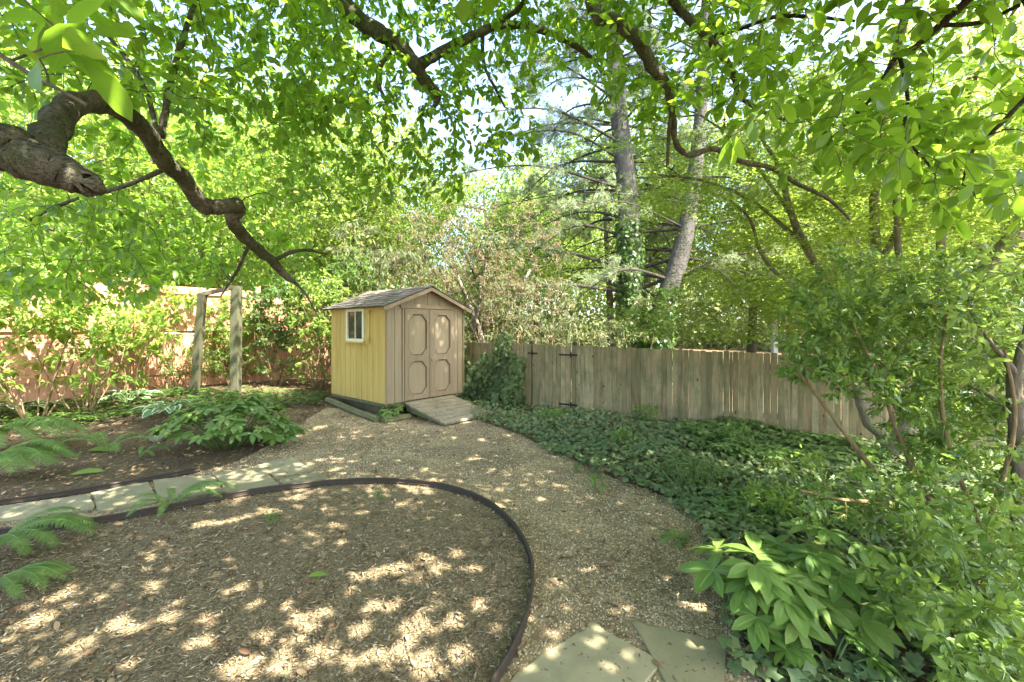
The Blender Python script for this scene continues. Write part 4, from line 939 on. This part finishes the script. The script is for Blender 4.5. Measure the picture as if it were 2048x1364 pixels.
# ---- shrubs
def shrub(name, label, base, stems, cl, nlv, T, size, mat, bark, group=None, cat='shrub', droop=.1, upv=.5, twig_r=.002, lift=.1, spread=.1):
    r = empty(name, base, label, cat, group); wood = MB()
    p, d = grow(stems, cl, wood, n_lv=nlv, twig_r=twig_r, jit=.1, sides=3, lift=lift, spread=spread, skip=.15, wood_limb=6); n = len(p); d[:, 2] -= droop
    wood.build('stems', bark, r, True); cr = MB(); cr.leaves(T, p, d, upn(n, upv), rng.uniform(.7, 1.25, n)*size); cr.build('foliage', mat, r); return r
def stemfan(base, n, H, R, r0, kink=.1):
    out = []
    for k in range(n):
        a = rng.random()*6.28; e = base+A(math.cos(a)*R*rng.uniform(.3,1), math.sin(a)*R*rng.uniform(.3,1), H*rng.uniform(.7,1)); s0 = base+A(math.cos(a)*.08, math.sin(a)*.08, -.05)
        out.append(wlimb([s0, (s0+e)/2+A(*rng.normal(0, kink, 2), .1), e], r0*rng.uniform(.6,1), r0*.3))
    return out
def blob(c, s, n, lo=None):
    v = unit(rng.normal(0, 1, (n, 3)))*(rng.uniform(.1, 1, (n, 1))**(1/2.6)); q = np.asarray(c)+v*np.asarray(s)
    return q
# holly-like evergreen filling the right foreground
hb = A(3.05, 3.0, 0.)
hs = [limb([(1800,1010,3.0,11),(1700,880,3.0,9),(1640,800,3.05,7),(1560,700,3.1,5)]), limb([(1880,1040,2.9,11),(1800,880,2.95,9),(1760,760,3.0,7),(1700,640,3.1,5)]), limb([(1960,1050,2.7,10),(1900,900,2.75,8),(1880,740,2.8,6),(1900,600,2.9,4)]),
      limb([(1900,1040,2.8,12),(1800,1010,2.7,9),(1690,1000,2.6,7),(1600,980,2.6,4)]), limb([(1980,1040,2.6,9),(2030,850,2.5,7),(2010,700,2.5,5)])]
hc = np.vstack([vol(1590,2080,550,750,2.7,4.0,260), vol(1780,2080,740,840,2.7,3.8,130), vol(1750,2080,560,760,2.6,3.8,120), vol(1640,2080,500,640,3.0,4.2,130), vol(1800,2080,800,960,2.5,3.6,140), vol(1560,1760,590,760,2.8,3.6,95), vol(1740,1900,760,900,2.7,3.4,45), vol(1640,1800,740,800,2.6,3.2,16), vol(1600,1800,940,1060,2.4,3.0,30), vol(1800,2080,940,1180,2.2,3.0,80)])
shrub('holly_shrub', 'large glossy holly with thin tan stems filling the right foreground', hb, hs, hc, 16, T_HOLLY, .06, M['holly'], M['yellowstem'], upv=.7, droop=0)
eb = A(2.35, 2.0, 0.)
ec = np.vstack([vol(1780,2080,1010,1250,1.75,2.5,150), vol(1860,2100,1200,1400,1.5,2.1,120), vol(1700,1860,1100,1200,2.0,2.5,25), vol(1750,1900,930,1050,2.3,2.8,25)])
ec = ec[rng.random(len(ec)) < .75]
shrub('euonymus_shrub', 'yellow-green euonymus in the bottom right corner below the holly', eb, stemfan(eb, 9, .6, .5, .012), ec, 12, T_ELL, .055, M['euon'], M['stem'], upv=.5, droop=0)
# young tree at the right edge
def sapling():
    b_ = G(2052, 1200); b_[2] = gz(*b_[:2]); d = b_[1]
    Ls = [limb([(2046,1330,d,30),(2040,1000,d,27),(2032,830,d,25),(2028,745,d,22)]), limb([(2030,750,d,15),(2008,715,d,11),(1985,690,d,8),(1940,620,d+.1,5)]), limb([(2030,755,d,17),(2042,700,d,14),(2056,640,d,10),(2070,480,d,6)]), limb([(2034,850,d,10),(1990,800,d+.1,8),(1935,770,d+.2,5)])]
    r = empty('young_tree', Ls[0][0][0], 'slim dark trunk of a young tree at the right picture edge', 'tree'); w = MB()
    p, dd = grow(Ls, np.vstack([vol(1900,2100,560,760,d-.2,d+.5,35), vol(1960,2100,380,560,d-.2,d+.4,22)]), w, n_lv=9, twig_r=.002); w.build('trunk', M['saplingbark'], r, True); m = MB(); n = len(p); m.leaves(T_ELL, p, dd, upn(n, .5), rng.uniform(.05, .085, n)); m.build('crown', M['tree2'], r)
sapling()
# small pale-stemmed tree by the shed
pb = G(985, 775); pb[2] = gz(*pb[:2])
d0 = pb[1]
ps = [limb([(988,778,d0,13),(975,720,d0,11),(955,650,d0,10),(935,600,d0+.1,8),(905,530,d0+.2,5)]), limb([(990,778,d0,11),(972,700,d0,8),(950,660,d0,7),(960,600,d0,6),(975,520,d0,4)]), limb([(990,775,d0,9),(998,690,d0,7),(1020,620,d0+.2,6),(1060,540,d0+.4,4)]), limb([(990,775,d0,8),(960,690,d0-.1,5),(935,640,d0-.2,4)])]
shrub('shadbush', 'small pale-stemmed shrub with fine bronze leaves right of the shed', pb, ps, np.vstack([vol(880,1120,400,600,9.0,10.6,300), vol(780,960,430,560,9.8,10.8,150), vol(960,1150,560,660,9.0,10.2,50)]), 12, T_ELL, .06, M['brownleaf'], M['palebark'])
# bamboo behind the shed
def bamboo(base, n, H, spread, label, nlv, mat=M['bamboo_leaf'], lean=.5):
    base = A(base[0], base[1], float(gz(*base))); r = empty('bamboo_clump', base, label, 'bamboo'); w = MB(); lf = MB(); P_ = []; D_ = []
    for k in range(n):
        s0 = base+A(*rng.normal(0, 1, 2)*np.asarray(spread), -.05); a = rng.random()*6.28; h = H*rng.uniform(.65, 1.05); e = s0+A(math.cos(a)*lean, math.sin(a)*lean, h); mid = s0+A(math.cos(a)*lean*.2, math.sin(a)*lean*.2, h*.6)
        pts = spline([s0, mid, e, e+A(math.cos(a)*.4, math.sin(a)*.4, -.1)], 5); w.tube(pts, np.linspace(.011, .003, len(pts)), 5)
        for j in range(nlv):
            t = rng.uniform(.35, 1); q = pts[int(t*(len(pts)-1))]; o = unit(A(*rng.normal(0, 1, 3))); o[2] = abs(o[2])*.3; L = rng.uniform(.15, .5); m_ = 7
            f = rng.random(m_); P_.append(q+o*L*f[:, None]); dd = o*.5+rng.normal(0, .5, (m_, 3)); dd[:, 2] -= .7; D_.append(dd)
    P_ = np.concatenate(P_); D_ = np.concatenate(D_); lf.leaves(T_LANCE, P_, D_, upn(len(P_), .6), rng.uniform(.1, .2, len(P_)), wid=rng.uniform(.9,1.4,len(P_)))
    w.build('culms', M['yellowstem'], r); lf.build('foliage', mat, r)
bamboo((-.5, 11.2), 26, 3.8, (.9, .5), 'tall arching bamboo with drooping leaves right behind the shed roof', 24)
bamboo((-3.4, 11.6), 22, 4.2, (.8, .5), 'pale sunlit bamboo behind the shed ridge at left', 24)
bamboo((1.3, 11.0), 18, 2.3, (.9, .5), 'low bamboo behind the gate between shed and straight pine', 24, lean=.7)
# thicket between wooden frame and shed
k = 0
for (bx, by), H, R, n, mt, lab in [((-4.5, 9.9), 2.6, .8, 170, 'tree2', 'leafy thicket shrub with thin upright stems left of the shed'), ((-5.5, 10.0), 2.4, .7, 150, 'dark', 'dark leafed shrub behind the right post of the wooden frame'), ((-6.5, 9.9), 1.9, .7, 120, 'tree2', 'green shrub seen through the wooden frame'), ((-4.1, 10.9), 3.2, .9, 190, 'dark', 'tall dark shrub rising over the shed roof at left')]:
    b_ = A(bx, by, float(gz(bx, by))); shrub('thicket_shrub', lab, b_, stemfan(b_, 16, H*.85, R, .012), np.vstack([blob(b_+A(0,0,H*.72), (R, R*.8, H*.38), n*2), blob(b_+A(0,0,H*.3), (R, R*.8, H*.25), n//3)]), 10, T_ELL, .10, M[mt], M['yellowstem'], group='thicket shrubs left of the shed')
b_ = G(335, 790); b_[2] = gz(*b_[:2])
shrub('low_shrub', 'low fine-leaved shrub with twiggy base left of the wooden frame', b_+A(.1,.4,0), stemfan(b_+A(.1,.4,0), 14, .7, .5, .008), blob(b_+A(.1,.4,.65), (.62,.5,.38), 150), 12, T_ELL, .045, M['box'], M['yellowstem'])
b_ = G(425, 780); b_[2] = gz(*b_[:2])
shrub('low_shrub', 'fine-leaved low shrub standing between the two frame posts', b_+A(.05,.6,0), stemfan(b_+A(.05,.6,0), 14, .7, .5, .008), blob(b_+A(.05,.6,.6), (.5,.45,.38), 120), 12, T_ELL, .045, M['box'], M['yellowstem'])
# lime-green shrubs at the far left
for px, dd, H, R, n, lab in [(70, 6.9, 2.3, 1.0, 330, 'lime green shrub with tan multi-stem base at the far left'), (165, 7.3, 1.9, .85, 250, 'lime green shrub with upright pale stems right of the far-left one'), (-90, 6.5, 2.4, .9, 240, 'broad lime shrub cut by the left picture edge'), (262, 8.3, 1.7, .75, 200, 'small lime shrub against the red fence left of the wooden arch'), (340, 9.2, 2.2, .6, 170, 'slim lime shrub just left of the leaning arch post')]:
    b_ = P(px, 655, dd); b_[2] = gz(*b_[:2]); shrub('lime_shrub', lab, b_, stemfan(b_, 10, H*.85, R, .017), np.vstack([blob(b_+A(0,0,H*.84), (R, R*.7, H*.27), int(n*.42)), blob(b_+A(0,0,H*.45), (R*.9, R*.6, H*.3), int(n*.13))]), 8, T_STRAP, .13, M['lime'], M['yellowstem'], group='lime green shrubs by the red fence', upv=.35)
# rounded shrub at the edge of the ivy
b_ = G(1390, 985); b_[2] = gz(*b_[:2]); c_ = P(1392, 945, b_[1]+.15)
shrub('box_shrub', 'small rounded fine-leaved shrub at the path edge of the ivy bed', b_, stemfan(b_, 14, .35, .3, .006), blob(c_-A(0,0,.03), (.33,.3,.18), 190), 14, T_ELL, .028, M['box'], M['stem'])
b_ = G(1182, 800); b_[2] = gz(*b_[:2])
shrub('seedling', 'pale green weed growing against the gate post of the picket fence', b_, stemfan(b_, 5, .5, .15, .005), blob(b_+A(0,0,.42), (.16,.12,.25), 26), 9, T_ELL, .045, M['lime'], M['stem'])
for px, py, s_, lab in [(1190, 985, .16, 'small green seedling alone in the gravel path'), (1155, 945, .09, 'tiny seedling in the gravel near the ivy edge'), (540, 1050, .09, 'tiny weed seedling on the mulch behind the sun patch'), (760, 1000, .08, 'tiny pale weed on the mulch near the curved edging')]:
    b_ = G(px, py); b_[2] = gz(*b_[:2]); shrub('seedling', lab, b_, stemfan(b_, 4, s_*.9, s_*.4, .002), blob(b_+A(0,0,s_*.7), (s_*.6, s_*.6, s_*.4), 12), 6, T_ELL, s_*.32, M['fern'], M['stem'])

# ---- ivy: ground cover, corner of the fence and a spray over the fence
ivp = np.vstack([RE+A(-.07, 0)+rng.normal(0,.03,RE.shape), [(2.2,1.2),(4.5,1.4),(7.5,4.2),(5.3,5.9),(.3,8.7),(-.6,9.3)]])
def ivy_patch(poly, n, h, size):
    q = []
    lo, hi = poly.min(0), poly.max(0)
    while sum(map(len, q)) < n:
        t = lo+rng.random((n*2, 2))*(hi-lo); t = t[inside(poly, t[:, 0], t[:, 1])]; t = t[np.abs(t[:, 0]) < t[:, 1]*1.3]; t = t[rng.random(len(t)) < np.clip((5/t[:, 1])**1.3, .35, 1)]; q.append(t)
    q = np.concatenate(q)[:n]; z = gz(q[:, 0], q[:, 1]); b = .5+.5*np.sin(q[:, 0]*3.1)*np.cos(q[:, 1]*2.7+q[:, 0]); hh = (.03+h*(.4+.6*b)*rng.random(n)**.6)
    return np.column_stack([q, z+hh])
p = ivy_patch(ivp, 15000, .15, .06); n = len(p); a = rng.random(n)*6.28; m = MB()
m.leaves(T_IVY, p, np.column_stack([np.cos(a), np.sin(a), rng.normal(-.2, .25, n)]), A(0,-.25,1)+rng.normal(0, .35, (n, 3)), rng.uniform(.035, .075, n))
tag(m.build('ivy_ground_cover', M['ivy']), 'dark green ivy carpeting the bed between path and picket fence', 'ivy', kind='stuff')
for k_, (px, py, hh, lab) in enumerate([(1290,850,.3,'small bushy weed in the ivy nearest the gate end of the bed'), (1585,985,.38,'leafy seedling standing in the ivy in front of the maple base'), (1470,900,.3,'green weed tuft between pachysandra and box shrub'), (1245,900,.22,'low weed at the ivy edge near the gravel bend'), (1540,1050,.3,'upright weed in the ivy above the foreground hellebore'), (1100,850,.25,'small weed in the ivy between ramp and gate')]):
    b_ = G(px, py); b_[2] = gz(*b_[:2]); shrub('weed', lab, b_, stemfan(b_, 7, hh, hh*.6, .003), blob(b_+A(0,0,hh*.8), (hh*.8, hh*.7, hh*.4), 40), 8, T_ELL, .05, M[['helle','lime','fern'][k_ % 3]], M['stem'])
p = ivy_patch(ivp, 900, .13, .06); n = len(p); m = MB(); a = rng.random(n)*6.28
m.leaves(T_ELL, p, np.column_stack([np.cos(a), np.sin(a), rng.normal(0, .3, n)]), upn(n, .4), rng.uniform(.03, .07, n)); tag(m.build('ivy_litter', M['deadleaf']), 'dry brown leaves caught on top of the ivy', 'leaf litter', kind='stuff')
def ivy_corner():
    m = MB(); n = 1700; c0 = A(*fence_pt(-.2), 0); d = A(-1.5, 1.0, 0); d /= np.linalg.norm(d); k = rng.uniform(-.35, 1.5, n); z = rng.random(n)**.8*(1.12+.28*np.sin(k*4.3+1)+.2*np.sin(k*11)); o = A(-.4, -.9, 0)
    p = c0+d*k[:, None]+o*(rng.random(n)*(.28+.2*np.sin(k*6+z*5))*(1.2-z/2)+.03)[:, None]; p[:, 2] = z+gz(p[:, 0], p[:, 1])
    dd = rng.normal(0, .5, (n, 3)); dd[:, 2] -= .8; m.leaves(T_IVY, p, dd, o+A(0,0,.3)+rng.normal(0, .4, (n, 3)), rng.uniform(.06, .10, n))
    tag(m.build('fence_ivy', M['ivy']), 'thick dark ivy smothering the fence corner beside the shed', 'ivy')
    m = MB(); n = 130; k = rng.normal(5.55, .28, n); off = rng.uniform(.03, .09, n); z = ftop(k)+.03-np.abs(rng.normal(0, .16, n)); p = np.array([[*fence_pt(a, b), c] for a, b, c in zip(k, off, z)]); dd = rng.normal(0, .5, (n, 3)); dd[:, 2] -= .8
    m.leaves(T_IVY, p, dd, A(*FN, .3)+rng.normal(0, .4, (n, 3)), rng.uniform(.05, .08, n)); tag(m.build('fence_ivy', M['ivy']), 'small spray of ivy hanging over the picket fence top', 'ivy')
ivy_corner()
def whorl_patch(poly, n, h, T, size, nl, mat, name, label, cat):
    p = ivy_patch(poly, n, h, size); m = MB()
    for q in p:
        a = rng.random()*6.28+np.arange(nl)*6.28/nl+rng.normal(0, .2, nl); m.leaves(T, np.repeat(q[None], nl, 0), np.column_stack([np.cos(a), np.sin(a), rng.normal(.05, .2, nl)]), upn(nl, .2), rng.uniform(.8, 1.2, nl)*size, r=np.full(nl, rng.random()))
    tag(m.build(name, mat), label, cat, kind='stuff')
pp = np.array([G(x, y)[:2] for x, y in [(1330,872),(1440,858),(1560,868),(1720,900),(1700,950),(1560,945),(1420,915)]])
whorl_patch(pp, 420, .22, T_STRAP, .11, 7, M['pachy'], 'pachysandra', 'whorled green pachysandra in front of the fence boards', 'ground cover')
pp = np.array([G(x, y)[:2] for x, y in [(1440,1010),(1560,990),(1800,1020),(1700,1090),(1520,1080),(1430,1060)]])
whorl_patch(pp, 190, .16, T_STRAP, .08, 6, M['pachy'], 'pachysandra', 'patch of whorled leaves in the ivy beside the black edging', 'ground cover')
pp = np.array([G(x, y)[:2] for x, y in [(-60,800),(140,778),(420,785),(660,790),(640,815),(480,820),(350,825),(200,850),(-60,860)]])
whorl_patch(pp, 2400, .14, T_ELL, .06, 6, M['dark'], 'periwinkle', 'low dark periwinkle under the shrubs at the left', 'ground cover')

# ---- hellebores, hosta, ferns
def hellebore(c, n, R, H, L, label, seed, mat=M['helle'], nleaf=(6, 9)):
    g = np.random.default_rng(seed); c = A(c[0], c[1], float(gz(*c[:2]))); r = empty('hellebore', c, label, 'plant', 'hellebores'); st = MB(); lf = MB()
    for k in range(n):
        a = g.random()*6.28; rr = R*math.sqrt(g.random()); h = H*(1-.55*(rr/R)**2)*g.uniform(.8, 1.12); s0 = c+A(math.cos(a)*rr*.3, math.sin(a)*rr*.3, 0); e = c+A(math.cos(a)*rr, math.sin(a)*rr, h)
        st.tube(spline([s0, (s0+e)/2+A(0,0,.12*H), e], 3), [.0045]*6+[.003], 5); nl = g.integers(*nleaf); o = A(math.cos(a)*(.3+rr/R), math.sin(a)*(.3+rr/R), 0); f0 = math.atan2(o[1], o[0])
        an = f0+np.linspace(-2.1, 2.1, nl)+g.normal(0, .12, nl); tl = .35*rr/R
        dd = np.column_stack([np.cos(an), np.sin(an), g.normal(.12, .14, nl)-tl*np.cos(an-f0)]); up = A(0,0,1)+.5*o*rr/R+g.normal(0, .15, (nl, 3))
        lf.leaves(T_STRAP, np.repeat(e[None], nl, 0), dd, up, L*g.uniform(.75, 1.15)*(1-.25*np.abs(np.linspace(-1, 1, nl))), r=np.clip(g.random()+g.normal(0, .08, nl), 0, 1), wid=g.uniform(.9, 1.25, nl))
    st.build('stalks', M['stem'], r, True); lf.build('leaves', mat, r)
c_ = G(458, 893); hellebore(c_, 120, .74, .7, .18, 'big hellebore clump beside the path left of the shed', 1)
c_ = G(548, 888); hellebore(c_, 28, .34, .36, .16, 'smaller hellebore at the gravel edge, right of the big clump', 2)
c_ = G(785, 838); hellebore(c_, 18, .24, .26, .12, 'leafy hellebore at the shed corner beside the ramp', 3)
c_ = G(1500, 1255); hellebore(c_, 20, .3, .42, .2, 'foreground hellebore with large leaves next to the flagstone', 4, M['euon'] if False else M['helle'])
c_ = G(1660, 1225); hellebore(c_, 24, .38, .44, .18, 'hellebore between the foreground one and the euonymus', 5)
c_ = G(1650, 1350); hellebore(c_, 8, .26, .2, .12, 'low hellebore at the bottom edge among large ivy leaves', 6)
c_ = G(1745, 935); hellebore(c_, 12, .2, .3, .1, 'sunlit pale plant at the foot of the japanese maple', 7, M['lime'])
def hosta(c, n, R, L, label, mat, seed):
    g = np.random.default_rng(seed); c = A(c[0], c[1], float(gz(*c[:2]))); r = empty('hosta', c, label, 'plant', 'hostas'); st = MB(); lf = MB()
    for k in range(n):
        a = k*2.4+g.normal(0, .2); rr = R*math.sqrt((k+.5)/n); h = .28*(1-.4*rr/R)*g.uniform(.8, 1.2); e = c+A(math.cos(a)*rr*.7, math.sin(a)*rr*.7, h); st.tube(spline([c, (c+e)/2+A(0,0,.08), e], 3), .005, 5)
        lf.leaves(T_HOSTA, e[None], [(math.cos(a), math.sin(a), g.uniform(-.1, .45))], A(0,0,1)+g.normal(0, .15, (1, 3)), L*g.uniform(.75, 1.1), r=g.random(1))
    st.build('stalks', M['stem'], r); lf.build('leaves', mat, r)
hosta(G(345, 838), 26, .5, .26, 'white-edged hosta behind the big hellebore', M['hosta'], 1)
hosta(G(255, 812), 20, .45, .24, 'white-edged hosta in sun below the red fence', M['hosta'], 2)
hosta(G(40, 835), 18, .45, .26, 'pale hosta behind the ferns at the far left', M['hosta'], 3)
def fern(c, fr, L, label, seed, up=.75):
    g = np.random.default_rng(seed); c = A(c[0], c[1], float(gz(*c[:2]))); r = empty('fern', c, label, 'fern', 'ferns')
    for a, k in fr:
        l = L*k; d = A(math.cos(a), math.sin(a), 0); u = up*g.uniform(.8, 1.1)
        pts = spline([c, c+d*l*.28+A(0,0,l*.42*u), c+d*l*.65+A(0,0,l*.52*u), c+d*l*.95+A(0,0,l*.28*u)], 6); m = MB(); m.tube(pts, np.linspace(.004, .001, len(pts)), 4)
        n = 56; t = np.linspace(.12, .99, n); ii = t*(len(pts)-1); k0 = np.minimum(ii.astype(int), len(pts)-2); f = (ii-k0)[:, None]; q = pts[k0]*(1-f)+pts[k0+1]*f; tg = unit(pts[k0+1]-pts[k0])
        side = unit(np.cross(tg, A(0,0,1))); w = l*.15*np.sin(np.pi*np.clip(t*.92+.0, 0, 1))**.7
        for s_ in (1, -1):
            m.leaves(T_PINNA, q, side*s_+tg*.45+A(0,0,-.12)+g.normal(0, .06, (n, 3)), np.cross(side, tg)*np.sign(np.cross(side, tg)[:, 2:])+g.normal(0, .1, (n, 3)), w*g.uniform(.9, 1.1, n), r=np.clip(.5+g.normal(0, .2, n), 0, 1), wid=np.full(n, .66))
        m.build('frond', M['fern'], r)
fern(G(345, 1018), [(2.3,.55),(.85,.8),(1.5,.6),(1.2,.7),(.5,.85),(.15,.7),(-1.9,.6),(-2.5,.55),(-1.2,.5),(3.4,.6)], .62, 'fern sprouting through the curved edging across the flagstones', 1)
fern(G(-30, 1120), [(.5,1.1),(.2,1.2),(-.05,1.0),(-.3,.9),(.75,1.0),(1.0,1.0),(-.7,.9),(1.3,.8)], .58, 'light green fern at the left edge on the mulch bed', 2)
fern(G(-40, 905), [(.25,1.3),(.4,1.15),(.12,1.2),(-.05,1.25),(-.2,1.1),(.55,1.1),(-.5,1.0),(.9,.9),(-.9,.8)], .95, 'large dark fern arching in from the left edge', 3)
fern(G(-30, 955), [(.1,1.1),(.22,1.0),(-.02,1.05),(-.15,1.1),(-.3,1.0),(-.45,1.0),(.35,1.0),(-.8,.8)], .85, 'low fern with long fronds in front of the large left fern', 4)
fern(G(215, 905), [(2.6,.8),(3.3,.9),(-2.4,.8),(.4,.8),(-.6,.7),(1.4,.7)], .7, 'pale fern on bare soil left of the block stone', 5)
fern(G(280, 915), [(.2,.8),(.8,.7),(-.4,.7),(2.2,.6)], .45, 'small fern between pale fern and edging strip', 6)
fern(G(1375, 1085), [(2.9,.8),(3.5,.9),(2.3,.7),(-2.4,.7),(1.2,.6)], .3, 'small pale fern on the gravel at the black edging', 7, .5)
fern(G(-20, 1190), [(.1,1.0),(.3,.95),(.5,.9),(-.15,1.0),(-.4,.9),(1.0,.7)], .45, 'small fern lowest at the left edge on mulch', 8)

# white porch post seen over the picket fence
def column():
    p = P(1549, 0, 15.5); r = A(p[0], 15.5, float(gz(p[0], 15.5))); root = empty('porch_column', r, 'white porch column glimpsed over the picket fence', 'column')
    m = MB(); m.box((-.08,-.08,.12), (.08,.08,2.6), (np.eye(3), r)); m.build('shaft', M['whitepaint'], root)
    m = MB(); m.box((-.12,-.12,0), (.12,.12,.119), (np.eye(3), r)); m.build('base', M['whitepaint'], root)
    m = MB(); m.box((-.12,-.12,2.601), (.12,.12,2.7), (np.eye(3), r)); m.build('capital', M['whitepaint'], root)
column()

# ------------------------------------------------------------------ light, sky, camera
EL = math.radians(55); DS = Vector((.486, -.304, .819)).normalized()
w = bpy.data.worlds.new('World'); SC.world = w; w.use_nodes = True; nt = w.node_tree
bg = nt.nodes['Background']; sky = nt.nodes.new('ShaderNodeTexSky'); sky.sky_type = 'NISHITA'; sky.sun_disc = False
sky.sun_elevation = EL; sky.sun_rotation = math.atan2(DS.x, DS.y); sky.air_density = .8; sky.dust_density = 2.5; sky.ozone_density = 1.0
nt.links.new(sky.outputs[0], bg.inputs[0]); bg.inputs[1].default_value = .15
l = bpy.data.lights.new('sun', 'SUN'); l.energy = 4.4; l.angle = math.radians(.53); l.color = (1, .95, .88)
lo = bpy.data.objects.new('sun', l); COL.objects.link(lo); lo.rotation_mode = 'QUATERNION'; lo.rotation_quaternion = DS.to_track_quat('Z', 'Y')
cam = bpy.data.cameras.new('camera'); cam.sensor_width = 36; cam.lens = F/2048*36; cam.shift_y = -(682-HOR)/2048; cam.clip_start = .05; cam.clip_end = 1500
co = bpy.data.objects.new('camera', cam); COL.objects.link(co); co.location = (0, 0, EYE); co.rotation_euler = (math.pi/2, 0, 0); SC.camera = co
SC.view_settings.view_transform = 'Standard'; SC.view_settings.look = 'None'; SC.view_settings.gamma = 1; SC.view_settings.use_curve_mapping = False
SC.view_settings.exposure = 3.05
SC.render.engine = 'CYCLES'
cy = SC.cycles; cy.use_denoising = True; cy.max_bounces = 10; cy.diffuse_bounces = 5; cy.transmission_bounces = 5; cy.glossy_bounces = 2; cy.sample_clamp_indirect = 8
